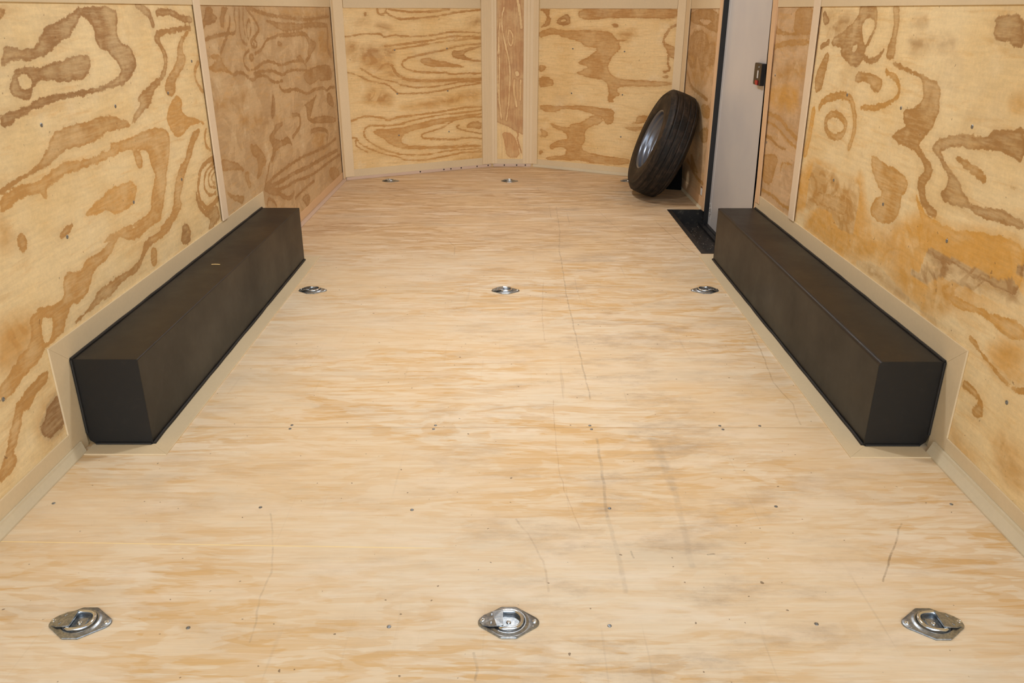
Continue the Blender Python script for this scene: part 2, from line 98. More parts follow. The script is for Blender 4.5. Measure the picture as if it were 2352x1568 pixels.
# ------------------------------------------------------------------ material helpers
class NT:
    def __init__(s,name):
        s.m=bpy.data.materials.new(name); s.m.use_nodes=True; s.t=s.m.node_tree; s.b=s.t.nodes['Principled BSDF']
    def n(s,typ,**k):
        x=s.t.nodes.new(typ)
        for a,b in k.items(): setattr(x,a,b)
        return x
    def l(s,a,b): s.t.links.new(a,b)
    def coord(s,scale=(1,1,1),loc=(0,0,0)):
        g=s.n('ShaderNodeNewGeometry'); mp=s.n('ShaderNodeMapping'); mp.inputs['Scale'].default_value=scale; mp.inputs['Location'].default_value=loc
        s.l(g.outputs['Position'],mp.inputs[0]); return mp.outputs[0]
    def objcoord(s,scale=(1,1,1)):
        g=s.n('ShaderNodeTexCoord'); mp=s.n('ShaderNodeMapping'); mp.inputs['Scale'].default_value=scale
        s.l(g.outputs['Object'],mp.inputs[0]); return mp.outputs[0]
    def noise(s,vec,scale,detail=3,rough=.55,dist=0.0):
        x=s.n('ShaderNodeTexNoise'); x.inputs['Scale'].default_value=scale; x.inputs['Detail'].default_value=detail
        x.inputs['Roughness'].default_value=rough; x.inputs['Distortion'].default_value=dist
        if vec is not None: s.l(vec,x.inputs['Vector'])
        return x.outputs[0]
    def val(s,op,a,b=None,c=None,clamp=False):
        x=s.n('ShaderNodeMath',operation=op,use_clamp=clamp)
        for i,v in enumerate((a,b,c)):
            if v is None: continue
            if isinstance(v,(int,float)): x.inputs[i].default_value=v
            else: s.l(v,x.inputs[i])
        return x.outputs[0]
    def rng(s,v,a,b,c=0.,d=1.,smooth=True):
        x=s.n('ShaderNodeMapRange'); x.interpolation_type='SMOOTHSTEP' if smooth else 'LINEAR'
        s.l(v,x.inputs[0])
        for i,q in zip((1,2,3,4),(a,b,c,d)): x.inputs[i].default_value=q
        return x.outputs[0]
    def mix(s,f,a,b,blend='MIX'):
        x=s.n('ShaderNodeMix',data_type='RGBA',blend_type=blend)
        if isinstance(f,(int,float)): x.inputs[0].default_value=f
        else: s.l(f,x.inputs[0])
        for i,v in ((6,a),(7,b)):
            if isinstance(v,tuple): x.inputs[i].default_value=(*v,1)
            else: s.l(v,x.inputs[i])
        return x.outputs[2]
    def attr(s,name):
        x=s.n('ShaderNodeAttribute'); x.attribute_name=name; return x.outputs['Fac']
    def bump(s,h,strength=.2,dist=.001):
        x=s.n('ShaderNodeBump'); x.inputs['Strength'].default_value=strength; x.inputs['Distance'].default_value=dist
        s.l(h,x.inputs['Height']); s.l(x.outputs[0],s.b.inputs['Normal'])
    def done(s,col=None,rough=.6,metal=0.,spec=None):
        if col is not None:
            if isinstance(col,tuple): s.b.inputs['Base Color'].default_value=(*col,1)
            else: s.l(col,s.b.inputs['Base Color'])
        if isinstance(rough,(int,float)): s.b.inputs['Roughness'].default_value=rough
        else: s.l(rough,s.b.inputs['Roughness'])
        s.b.inputs['Metallic'].default_value=metal
        if spec is not None: s.b.inputs['Specular IOR Level'].default_value=spec
        return s.m
def lin(r,g,b):
    f=lambda c:(c/255/12.92) if c/255<=.04045 else ((c/255+.055)/1.055)**2.4
    return (f(r),f(g),f(b))

def plywood(name,light,orange,brown,fibre,amp=1.0,light2=None,sheet=None,feather=.012):
    """figured softwood veneer: 'grain' = distance to the traced figure, 'tone' its hue, 'fuzz' loose stain"""
    s=NT(name); P=s.coord()
    d=s.attr('grain'); tone=s.attr('tone'); fz=s.attr('fuzz'); pw=s.attr('proc')
    wob=s.val('MULTIPLY',s.val('SUBTRACT',s.noise(P,26,3,.6),.5),.024*amp)
    wob2=s.val('ADD',s.val('MULTIPLY',s.val('SUBTRACT',s.noise(P,120,3,.65),.5),.010*amp),s.val('MULTIPLY',s.val('SUBTRACT',s.noise(s.coord(fibre,(2,6,1)),4.5,4,.7),.5),feather))
    d2=s.val('ADD',s.val('ADD',d,s.val('ADD',wob,wob2)),-.0016)
    m=s.rng(d2,-.0018,.0016,1,0)
    halo=s.rng(d2,-.001,.030,.16,0)
    var=s.rng(s.noise(s.coord((1,1,1),(5,3,1)),7,4,.6),.34,.66,.60,1.05)
    st_=s.rng(s.noise(s.coord(fibre,(9,2,4)),5,4,.65),.38,.62,.76,1.06,False); var=s.val('MULTIPLY',var,st_)
    lip=s.rng(s.val('ABSOLUTE',s.val('ADD',d2,.004)),.0,.010,.22,0)
    ring=s.noise(P,1.9,2,.4,.8); rr=s.val('PINGPONG',s.val('MULTIPLY',ring,6.5),.5)
    pm=s.val('MULTIPLY',s.rng(s.val('ADD',rr,s.val('MULTIPLY',s.noise(P,30,3),.12)),.40,.46),pw)
    n2=s.noise(s.coord((1.2,1.2,2.2),(2,7,3)),5.5,5,.62,.5); f2=s.rng(n2,.40,.56)
    f3=s.rng(s.val('PINGPONG',s.val('MULTIPLY',s.noise(s.coord((1,1,1.4),(8,2,3)),4.2,3,.5,.6),6.0),.5),.22,.40)
    fzn=s.val('MULTIPLY',fz,s.val('ADD',s.val('MULTIPLY',f2,.40),s.val('ADD',s.val('MULTIPLY',f3,.28),.24)))
    mask=s.val('MAXIMUM',s.val('MAXIMUM',s.val('MULTIPLY',m,s.val('ADD',var,lip,clamp=True)),fzn),s.val('MULTIPLY',pm,.8),clamp=True)
    mask=s.val('ADD',mask,s.val('MULTIPLY',halo,s.val('SUBTRACT',1.0,m)),clamp=True)
    fib=s.noise(s.coord(fibre),60,4,.75)
    mask=s.val('MULTIPLY',mask,s.rng(fib,.30,.62,.78,1.06,False),clamp=True)
    dark=s.mix(tone,orange,brown)
    amb=s.val('MULTIPLY',s.val('MULTIPLY',fz,s.rng(tone,0,.55,1,0,False)),s.rng(s.noise(s.coord((1,1,1),(3,3,3)),9,5,.65),.30,.62,.25,.75))
    cloud=s.noise(P,3.2,4,.6)
    base=s.mix(s.rng(cloud,.38,.66),light,light2 or tuple(c*k for c,k in zip(light,(.94,.89,.80))))
    if sheet:
        g=s.n('ShaderNodeNewGeometry'); q=s.n('ShaderNodeSeparateXYZ'); s.l(g.outputs['Position'],q.inputs[0])
        st=s.val('GREATER_THAN',q.outputs['Y'],3.385); base=s.mix(st,base,sheet)
        mt=s.rng(s.noise(s.coord((1,1,1.6),(6,6,2)),4.5,5,.62,.7),.44,.56,0,.32); mt=s.val('MULTIPLY',mt,st)
        base=s.mix(mt,base,brown)
    soft=s.val('MULTIPLY',s.rng(s.noise(s.coord(tuple(f*.35+.3 for f in fibre),(3,1,2)),3.5,5,.65,.8),.50,.72),.34)
    base=s.mix(soft,base,orange)
    base=s.mix(amb,base,lin(220,168,84))
    pale=s.rng(s.noise(s.coord((1,1,1),(1,9,4)),6,5,.65),.56,.72,0,.35); base=s.mix(pale,base,lin(240,224,188))
    col=s.mix(mask,base,dark)
    shade=s.val('MULTIPLY',s.rng(fib,.25,.75,.88,1.10,False),s.rng(s.noise(P,75,4,.7),.3,.7,.94,1.06,False))
    shade=s.val('MULTIPLY',shade,s.rng(s.noise(s.coord(fibre,(4,4,8)),3.5,4,.6),.32,.68,.93,1.06,False))
    sv=s.n('ShaderNodeHueSaturation'); s.l(shade,sv.inputs['Value']); s.l(col,sv.inputs['Color'])
    fl=s.rng(s.noise(P,55,2,.5),.735,.77); col2=s.mix(s.val('MULTIPLY',fl,.55),sv.outputs[0],lin(110,80,50))
    sm=s.rng(s.noise(s.coord((1,1,1),(4,4,9)),2.6,5,.7),.56,.74,0,.22); col2=s.mix(sm,col2,lin(176,152,122))
    s.bump(fib,.12,.001)
    return s.done(col2,.52,0,.35)

LIGHT=lin(236,214,168); ORANGE=lin(211,161,90); BROWN=lin(150,111,70)
M_L=plywood('plywood_side_wall',LIGHT,ORANGE,BROWN,(1,3,26),sheet=lin(206,176,134))
M_R=plywood('plywood_side_wall_amber',LIGHT,lin(212,160,76),lin(154,115,70),(1,3,26),sheet=lin(210,178,138))
M_F=plywood('plywood_front_wall',lin(234,205,152),lin(200,150,84),lin(160,114,66),(3,3,30),.42,feather=.034)
M_C=plywood('plywood_centre_panel',lin(236,208,154),lin(204,154,96),lin(176,130,86),(24,24,1.5),.40,feather=.020)

def strip_mat(name,c,rough=.5,amp=.05):
    s=NT(name); a=s.noise(s.coord(),2.5,4,.6); b=s.noise(s.coord((1,1,1)),90,3,.6)
    v=s.val('ADD',s.rng(a,.3,.7,1-amp,1+amp*.6,False),s.rng(b,.3,.7,-.02,.02,False))
    h=s.n('ShaderNodeHueSaturation'); h.inputs['Color'].default_value=(*c,1); s.l(v,h.inputs['Value'])
    s.bump(b,.05,.0005)
    return s.done(h.outputs[0],rough,0,.35)
M_STRIP=strip_mat('tan_trim_board',lin(216,197,162))
M_BATTEN=strip_mat('pale_batten',lin(226,207,180))
M_POST=strip_mat('ribbed_post_board',lin(225,204,168),.5,.04)
M_COVE=strip_mat('cream_cove',lin(212,200,172))
M_PINK=strip_mat('pinkish_cove',lin(206,182,164))
M_EDGE=strip_mat('plywood_edge',lin(220,184,144))

def floor_mat():
    s=NT('plywood_floor')
    def fig(sc,loc,k,a,b,dist=.5):
        n=s.noise(s.coord(sc,loc),1.0,4,.55,dist); r=s.val('PINGPONG',s.val('MULTIPLY',n,k),.5); return s.rng(r,a,b)
    g=s.n('ShaderNodeNewGeometry'); xyz=s.n('ShaderNodeSeparateXYZ'); s.l(g.outputs['Position'],xyz.inputs[0]); Y=xyz.outputs['Y']; X=xyz.outputs['X']
    far=s.rng(Y,3.5,4.7)          # the sheets beyond the axle are browner and more finely streaked
    big=fig((2.0,8.0,1),(3,2,0),5.0,.24,.34,.5)
    mid=fig((3.8,22,1),(0,5,0),4.4,.25,.35,.5)
    fine=s.rng(s.noise(s.coord((3,75,1)),1.0,5,.65,.25),.34,.70)
    hair=s.noise(s.coord((12,420,1)),1.0,3,.7)
    amt=s.rng(s.noise(s.coord((.9,1.6,1),(7,1,0)),1.0,3,.5),.34,.62,.30,1.0)
    f1=s.val('MULTIPLY',s.val('ADD',s.val('MULTIPLY',big,.55),s.val('MULTIPLY',mid,.50)),amt,clamp=True)
    f1=s.val('ADD',s.val('MULTIPLY',f1,.85),s.val('MULTIPLY',fine,.30),clamp=True)
    light=s.mix(far,lin(231,216,190),lin(219,193,158)); tan=s.mix(far,lin(214,177,124),lin(182,147,108))
    col=s.mix(f1,light,tan)
    pale=s.rng(s.noise(s.coord((3.2,16,1),(9,4,0)),1.0,4,.6,.5),.53,.64); col=s.mix(s.val('MULTIPLY',pale,.50),col,lin(236,222,200))
    yl=s.rng(s.noise(s.coord((1.3,2.4,1),(2,8,1)),1.0,4,.6),.36,.64); col=s.mix(s.val('MULTIPLY',yl,.30),col,lin(226,192,140)); cg=s.rng(s.noise(s.coord((1.9,4.2,1),(12,3,1)),1.0,5,.65),.52,.70); col=s.mix(s.val('MULTIPLY',cg,.38),col,lin(206,192,168))
    # grey grime, heavier along the right-hand wheel track
    gr=s.rng(s.noise(s.coord((2.8,6.5,1),(1,1,0)),1.0,7,.72),.46,.76)
    trk=s.rng(s.val('ABSOLUTE',s.val('SUBTRACT',X,.36)),.0,.75,1,.35)
    col=s.mix(s.val('MULTIPLY',s.val('MULTIPLY',gr,trk),.68),col,lin(160,136,112))
    vs_=s.rng(s.noise(s.coord((46,1.3,1)),1.0,3,.6),.64,.78); col=s.mix(s.val('MULTIPLY',s.val('MULTIPLY',vs_,trk),.30),col,lin(140,120,104))
    # mottled darker patch on the floor around the spare wheel
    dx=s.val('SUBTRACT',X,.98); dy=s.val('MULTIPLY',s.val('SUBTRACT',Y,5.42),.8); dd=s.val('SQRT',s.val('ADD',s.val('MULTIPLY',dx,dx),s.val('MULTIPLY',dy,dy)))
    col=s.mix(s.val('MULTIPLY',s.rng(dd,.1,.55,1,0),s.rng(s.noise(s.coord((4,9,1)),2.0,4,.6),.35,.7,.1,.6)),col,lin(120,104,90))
    # traced scratches and rub marks (metres): list of (polyline, half width, strength, colour)
    grp=bpy.data.node_groups.new('segment_distance','ShaderNodeTree')
    grp.interface.new_socket('P',in_out='INPUT',socket_type='NodeSocketVector'); grp.interface.new_socket('A',in_out='INPUT',socket_type='NodeSocketVector'); grp.interface.new_socket('B',in_out='INPUT',socket_type='NodeSocketVector'); grp.interface.new_socket('D',in_out='OUTPUT',socket_type='NodeSocketFloat')
    gi=grp.nodes.new('NodeGroupInput'); go=grp.nodes.new('NodeGroupOutput')
    def vm(op,a,b=None,out=0):
        x=grp.nodes.new('ShaderNodeVectorMath'); x.operation=op; grp.links.new(a,x.inputs[0])
        if b is not None: grp.links.new(b,x.inputs[1])
        return x
    pa=vm('SUBTRACT',gi.outputs['P'],gi.outputs['A']).outputs[0]; ba=vm('SUBTRACT',gi.outputs['B'],gi.outputs['A']).outputs[0]
    d1=vm('DOT_PRODUCT',pa,ba).outputs['Value']; d2=vm('DOT_PRODUCT',ba,ba).outputs['Value']
    dv=grp.nodes.new('ShaderNodeMath'); dv.operation='DIVIDE'; dv.use_clamp=True; grp.links.new(d1,dv.inputs[0]); grp.links.new(d2,dv.inputs[1])
    sc=grp.nodes.new('ShaderNodeVectorMath'); sc.operation='SCALE'; grp.links.new(ba,sc.inputs[0]); grp.links.new(dv.outputs[0],sc.inputs['Scale'])
    df=vm('SUBTRACT',pa,sc.outputs[0]).outputs[0]; ln=grp.nodes.new('ShaderNodeVectorMath'); ln.operation='LENGTH'; grp.links.new(df,ln.inputs[0]); grp.links.new(ln.outputs['Value'],go.inputs[0])
    wv=s.n('ShaderNodeVectorMath',operation='ADD'); nz=s.n('ShaderNodeTexNoise'); nz.inputs['Scale'].default_value=14; s.l(s.coord(),nz.inputs['Vector'])
    nm=s.n('ShaderNodeVectorMath',operation='MULTIPLY_ADD'); s.l(nz.outputs['Color'],nm.inputs[0]); nm.inputs[1].default_value=(.012,.012,0); nm.inputs[2].default_value=(-.006,-.006,0)
    s.l(g.outputs['Position'],wv.inputs[0]); s.l(nm.outputs[0],wv.inputs[1])
    brk=s.rng(s.noise(s.coord((26,26,1)),1.0,4,.7),.34,.66,.18,.8)
    MARKS=[([(266,4054),(256,3350),(260,2981),(264,2626),(267,2338)],.0026,.42,(112,94,80)),
     ([(262,2080),(257,1826),(249,1687)],.0040,.34,(105,95,88)),
     ([(249,1687),(260,1501),(257,1406)],.0055,.20,(120,108,98)),
     ([(428,2099),(436,1955),(440,1813)],.014,.26,(130,118,108)),([(440,1813),(433,1664),(421,1492)],.008,.20,(130,118,108)),
     ([(145,2337),(141,2167),(140,1925),(151,1786),(178,1629)],.0016,.30,(150,100,60)),
     ([(-595,1697),(-557,1572),(-532,1470),(-533,1387),(-520,1303),(-515,1255)],.0022,.26,(130,112,96)),
     ([(19,1674),(52,1606),(82,1511),(90,1406)],.0024,.26,(140,112,84)),
     ([(970,3015),(936,2705),(904,2467),(917,2300),(895,2169)],.0022,.42,(140,104,64)),
     ([(159,3545),(137,3106),(138,2835)],.0020,.35,(140,104,74)),
     ([(289,1547),(292,1522)],.0022,.8,(70,62,56)),([(468,1533),(483,1535)],.0025,.9,(50,45,42)),
     ([(973,1655),(900,1540),(834,1439)],.0022,.6,(105,80,56)),
     ([(-67,1226),(-55,1183),(-59,1156)],.0025,.45,(110,96,84)),
     ([(880,4700),(930,4250),(985,3950),(985,3560)],.0035,.35,(120,92,70)),
     ([(560,5000),(620,4600),(700,4250)],.003,.22,(110,92,76)),([(300,5100),(290,4500),(262,4054)],.004,.25,(110,92,76)),
     ([(-340,4300),(-290,4150),(-285,4000)],.003,.25,(120,100,80))]
    for pl,hw,st,c in MARKS:
        dmin=None
        for a,b in zip(pl[:-1],pl[1:]):
            x=s.n('ShaderNodeGroup'); x.node_tree=grp; s.l(wv.outputs[0],x.inputs['P']); x.inputs['A'].default_value=(a[0]/1000,a[1]/1000,0); x.inputs['B'].default_value=(b[0]/1000,b[1]/1000,0)
            dmin=x.outputs[0] if dmin is None else s.val('MINIMUM',dmin,x.outputs[0])
        mk=s.val('MULTIPLY',s.val('MULTIPLY',s.rng(dmin,hw*.4,hw*1.5,st,0),brk),1.2,clamp=True)
        col=s.mix(mk,col,lin(*c))
    # pale scribed line and sheet joints
    sl=s.val('SUBTRACT',Y,s.val('MULTIPLY_ADD',X,-.023,1.553)); sm=s.val('MULTIPLY',s.rng(s.val('ABSOLUTE',sl),.0008,.0022,.75,0),s.rng(X,-.25,-.1,1,0)); col=s.mix(sm,col,lin(248,224,160))
    for yy,st in ((2.148,.40),(3.41,.12),(4.655,.35),(5.93,.45),(.92,.4)):
        col=s.mix(s.rng(s.val('ABSOLUTE',s.val('SUBTRACT',Y,yy)),.0006,.0022,st,0),col,lin(120,88,58))
    hv=s.n('ShaderNodeHueSaturation'); s.l(s.rng(hair,.25,.75,.93,1.05,False),hv.inputs['Value']); s.l(col,hv.inputs['Color'])
    fl=s.rng(s.noise(s.coord((70,70,1)),1.0,1,.4),.765,.80); c2=s.mix(s.val('MULTIPLY',fl,.7),hv.outputs[0],lin(95,68,45))
    s.bump(hair,.15,.001)
    return s.done(c2,.55,0,.3)
M_FLOOR=floor_mat()

def black_paint(name,c=(22,21,20),rough=.34,spot=.5):
    s=NT(name); P=s.coord()
    n1=s.noise(P,4,4,.6); n2=s.noise(P,35,5,.7); dust=s.val('MULTIPLY',s.rng(n2,.52,.80),.10*spot)
    sc=s.rng(s.noise(s.coord((1,1,8)),9,3,.6),.70,.80); col=s.mix(s.val('ADD',dust,s.val('MULTIPLY',sc,.04),clamp=True),lin(*c),lin(150,140,125))
    s.bump(s.noise(P,220,2,.5),.06,.0006)
    return s.done(col,s.rng(n1,.3,.7,rough-.05,rough+.10,False),0,.5)
M_BOX=black_paint('black_steel_paint',(17,14,12),.42,.45)
M_END=black_paint('black_steel_end',(8,8,8),.55,.2)
M_SEAL=NT('black_sealant').done((.006,.006,.006),.55)
M_BLOCK=NT('matt_black_block').done((.004,.004,.004),.85,0,.1)
M_WELL=black_paint('black_step_well',(20,20,21),.5,3.0)
M_GASKET=NT('black_rubber').done((.006,.006,.007),.5)
def zinc():
    s=NT('zinc_plate'); n=s.noise(s.objcoord(),160,3,.6); c=s.mix(s.rng(n,.35,.7),lin(142,150,158),lin(178,183,186))
    s.bump(n,.08,.0004); return s.done(c,.38,1.0)
M_ZINC=zinc()
M_CHROME=NT('bright_zinc_ring').done(lin(215,222,228),.16,1.0)
M_SCREW=NT('screw_steel').done(lin(150,155,160),.38,1.0)
M_DARKHOLE=NT('dark_recess').done((.012,.011,.010),.7)
def metal_door():
    s=NT('grey_door_skin'); n=s.noise(s.coord(),3,2,.5); s.bump(s.noise(s.coord(),5,2,.5),.15,.004)
    return s.done(s.mix(s.rng(n,.3,.7),lin(196,196,198),lin(206,205,204)),.30,0,.5)
M_DOOR=metal_door()
M_WHITE=NT('white_label').done(lin(222,222,222),.5)
M_RED=NT('red_plastic').done(lin(165,8,20),.35)
M_INK=NT('black_ink').done(lin(40,40,42),.6)
M_BLACKPL=NT('black_plastic').done(lin(20,20,22),.35)
def rubber():
    s=NT('tyre_rubber'); P=s.objcoord(); n=s.noise(P,22,5,.7); r=s.rng(s.noise(s.objcoord((1,1,9)),9,4,.6),.45,.75)
    col=s.mix(s.val('MULTIPLY',s.rng(n,.44,.72),.42),lin(15,14,13),lin(70,55,44)); col=s.mix(s.val('MULTIPLY',r,.22),col,lin(120,98,78))
    s.bump(s.noise(P,120,3,.6),.3,.001); return s.done(col,.62,0,.35)
M_RUBBER=rubber()
M_RIM=NT('silver_wheel_paint').done(lin(120,128,142),.33,.8)
M_CEIL=strip_mat('white_ceiling_board',lin(226,220,206),.5,.03)
M_GROUND=strip_mat('concrete_yard',lin(168,162,152),.8,.08)

# ------------------------------------------------------------------ plywood panels with figure attributes
def chaikin(p,closed,it=2):
    for _ in range(it):
        q=[]
        n=len(p)
        for i in range(n if closed else n-1):
            a=p[i]; b=p[(i+1)%n]; q+= [a*.75+b*.25,a*.25+b*.75]
        if not closed: q=[p[0]]+q+[p[-1]]
        p=np.array(q)
    return p
def segd(P,a,b):
    ab=b-a; t=np.clip(((P-a)@ab)/max(1e-12,ab@ab),0,1); return np.hypot(*(P-a-np.outer(t,ab)).T)
def sdf(P,poly):
    d=np.full(len(P),1e3); ins=np.zeros(len(P),bool); n=len(poly)
    for i in range(n):
        a=poly[i]; b=poly[(i+1)%n]; d=np.minimum(d,segd(P,a,b))
        c=(a[1]>P[:,1])!=(b[1]>P[:,1])
        if abs(b[1]-a[1])>1e-12: ins^= c&(P[:,0]<(b[0]-a[0])*(P[:,1]-a[1])/(b[1]-a[1])+a[0])
    return np.where(ins,-d,d)
def figure(P,data):
    N=len(P); G=np.full(N,.2); T=np.full(N,.5); Z=np.zeros(N); TD=np.full(N,9.)
    for k,tone,w,c in data:
        q=np.array(c,float).reshape(-1,2)/1000
        q=chaikin(q,k in 'PLF',1 if k in 'PLF' else 2)
        lo=q.min(0)-.08; hi=q.max(0)+.08
        idx=np.where((P[:,0]>lo[0])&(P[:,0]<hi[0])&(P[:,1]>lo[1])&(P[:,1]<hi[1]))[0]
        if not len(idx): continue
        p=P[idx]
        if k in 'PLF': d=sdf(p,q)
        else:
            d=np.full(len(p),1e3)
            for a,b in zip(q[:-1],q[1:]): d=np.minimum(d,segd(p,a,b))
            d=d-w/10000
        if k in 'PS':
            near=d<TD[idx]; T[idx]=np.where(near,tone/10,T[idx]); TD[idx]=np.minimum(TD[idx],d); G[idx]=np.minimum(G[idx],d)
        elif k in 'LC': G[idx]=np.maximum(G[idx],-d)
        else:
            z=np.clip((.03-d)/.06,0,1); up=z>Z[idx]; Z[idx]=np.maximum(Z[idx],z); T[idx]=np.where(up&(G[idx]>.01),tone/10,T[idx])
    return G,T,Z
def panel_mesh(name,pieces,frame,thick,mat,data,traced,step=.006):
    """pieces: (u0,u1,v0,v1,step or None); frame(u,v,w)->xyz arrays, w outwards"""
    V=[];F=[];A=[];base=0
    for u0,u1,v0,v1,st in pieces:
        st=st or step
        nu=max(2,int((u1-u0)/st)+1); nv=max(2,int((v1-v0)/st)+1)
        uu,vv=np.meshgrid(np.linspace(u0,u1,nu),np.linspace(v0,v1,nv),indexing='ij'); P=np.c_[uu.ravel(),vv.ravel()]
        V.append(frame(P[:,0],P[:,1],0)); A.append(P)
        i=np.arange(nu*nv).reshape(nu,nv)+base
        F.append(np.c_[i[:-1,:-1].ravel(),i[1:,:-1].ravel(),i[1:,1:].ravel(),i[:-1,1:].ravel()]); base+=nu*nv
        c=np.array([(u0,v0),(u1,v0),(u1,v1),(u0,v1)]); V.append(frame(c[:,0],c[:,1],0)); V.append(frame(c[:,0],c[:,1],thick)); A+= [c,c]
        f=[(4,5,6,7)]+[(k,(k+1)%4,(k+1)%4+4,k+4) for k in range(4)]
        F.append(np.array(f)+base); base+=8
    V=np.vstack(V);F=np.vstack(F);P=np.vstack(A)
    me=bpy.data.meshes.new(name); me.vertices.add(len(V)); me.vertices.foreach_set('co',V.ravel())
    me.loops.add(F.size); me.loops.foreach_set('vertex_index',F.ravel().astype(np.int32))
    me.polygons.add(len(F)); me.polygons.foreach_set('loop_start',np.arange(0,F.size,4,dtype=np.int32)); me.polygons.foreach_set('loop_total',np.full(len(F),4,dtype=np.int32))
    me.update(calc_edges=True)
    G,T,Z=figure(P,data)
    u0,u1,v0,v1=traced
    o=np.maximum.reduce([u0-P[:,0],P[:,0]-u1,v0-P[:,1],P[:,1]-v1]); pr=np.clip(o/.05,0,1)
    for n_,a in (('grain',G),('tone',T),('fuzz',Z),('proc',pr)):
        at=me.attributes.new(n_,'FLOAT','POINT'); at.data.foreach_set('value',a.astype(np.float32))
    me.materials.append(mat)
    ob=link(bpy.data.objects.new(name,me)); return ob
def fr_side(sgn):
    def f(u,v,w_): return np.c_[np.full(len(u),sgn*1.225)+sgn*w_,u,v]
    return f
def fr_seg(a,b):
    a=np.array(a);b=np.array(b);d=(b-a)/np.linalg.norm(b-a);n=np.array([-d[1],d[0]])
    def f(u,v,w_): return np.c_[a[0]+u*d[0]+w_*n[0],a[1]+u*d[1]+w_*n[1],v]
    return f,float(np.linalg.norm(b-a))
FL,LFL=fr_seg((-1.225,5.955),(-.144,6.546)); FC,LFC=fr_seg((-.144,6.546),(.181,6.546)); FR,LFR=fr_seg((.181,6.546),(1.225,5.975))
TOPZ=1.187; ROOF=2.12; BACK=.30
def struct(o,label): return tag(o,label,kind='structure')
wl=struct(panel_mesh('wall_left',[(BACK,5.955,0,TOPZ,None),(BACK,5.955,TOPZ,ROOF,.1)],fr_side(-1),.05,M_L,GRAIN['L'],(1.45,5.95,0,1.2)),'left side wall of figured plywood sheets')
wr=struct(panel_mesh('wall_right',[(BACK,3.945,0,TOPZ,None),(BACK,3.945,TOPZ,ROOF,.1),(4.985,5.975,0,TOPZ,None),(4.985,5.975,TOPZ,ROOF,.1),(3.945,4.985,1.92,ROOF,.1)],fr_side(1),.05,M_R,GRAIN['R'],(1.45,5.95,0,1.2)),'right side wall of figured plywood with a door opening')
wf1=struct(panel_mesh('wall_front_left',[(0,LFL,0,TOPZ,.005),(0,LFL,TOPZ,ROOF,.1)],FL,.05,M_F,GRAIN['FL'],(0,2,0,1.2)),'left slanted front wall panel with nested loop figure')
wf2=struct(panel_mesh('wall_front_centre',[(0,LFC,0,1.26,.004),(0,LFC,1.26,ROOF,.1)],FC,.05,M_C,GRAIN['FC'],(-.1,.5,0,1.3)),'narrow centre front wall panel with vertical figure')
wf3=struct(panel_mesh('wall_front_right',[(0,LFR,0,TOPZ,.005),(0,LFR,TOPZ,ROOF,.1)],FR,.05,M_F,GRAIN['FR'],(0,2,0,1.2)),'right slanted front wall panel behind the spare wheel')

# ------------------------------------------------------------------ floor with the step well cut out, ceiling, yard
WX0,WY0,WY1=1.006,4.037,5.022
bm=bmesh.new()
def slab(pts,z0,z1):
    add_prism(bm,pts,lambda u,v,w_:(u,v,z0+w_),z1-z0)
slab([(-1.225,BACK),(WX0,BACK),(WX0,5.955),(-1.225,5.955)],-.03,0)
slab([(WX0,BACK),(1.225,BACK),(1.225,WY0),(WX0,WY0)],-.03,0)
slab([(WX0,WY1),(1.225,WY1),(1.225,5.975),(WX0,5.975)],-.03,0)
slab([(-1.225,5.955),(WX0,5.955),(WX0,6.095),(.181,6.546),(-.144,6.546)],-.03,0)
slab([(WX0,5.975),(1.225,5.975),(WX0,6.095)],-.03,0)
floor=struct(mesh_obj('floor',bm,M_FLOOR),'scuffed pale plywood deck')
bm=bmesh.new(); slab([(-1.275,BACK),(1.275,BACK),(1.275,5.99),(.2,6.6),(-.17,6.6),(-1.275,5.99)],ROOF,ROOF+.04)
ceil=struct(mesh_obj('ceiling',bm,M_CEIL),'pale ceiling board')
bm=bmesh.new(); add_box(bm,-20,20,-25,15,-.60,-.55); struct(mesh_obj('ground',bm,M_GROUND),'pale concrete yard outside')
# flat fill lamps on the ceiling, out of view, added for brightness
M_LAMP=NT('lamp_lens'); M_LAMP.b.inputs['Emission Color'].default_value=(1,.98,.95,1); M_LAMP.b.inputs['Emission Strength'].default_value=2.0; M_LAMP=M_LAMP.done((.9,.9,.9),.4)
for yy,wh in ((2.7,'nearer the rear opening'),(4.9,'nearer the front wall')):
    e=empty('ceiling_lamp',(0,yy,ROOF)); tag(e,'flat round fill lamp, added unseen to the ceiling, '+wh,'lamp')
    b_=bmesh.new(); revolve(b_,[(0,0),(.10,0),(.10,-.012),(.085,-.018),(0,-.018)],32); mesh_obj('housing',b_,M_WHITE,e,True)
    b_=bmesh.new(); revolve(b_,[(0,-.0185),(.082,-.0185),(.078,-.026),(0,-.030)],32); mesh_obj('lens',b_,M_LAMP,e,True)
    ld=bpy.data.lights.new('lamp_light','AREA'); ld.shape='DISK'; ld.size=.16; ld.energy=LAMP_W; ld.color=(.98,.99,1.0)
    lo=bpy.data.objects.new('lamp_light',ld); COL.objects.link(lo); lo.location=(0,yy,ROOF-.034)

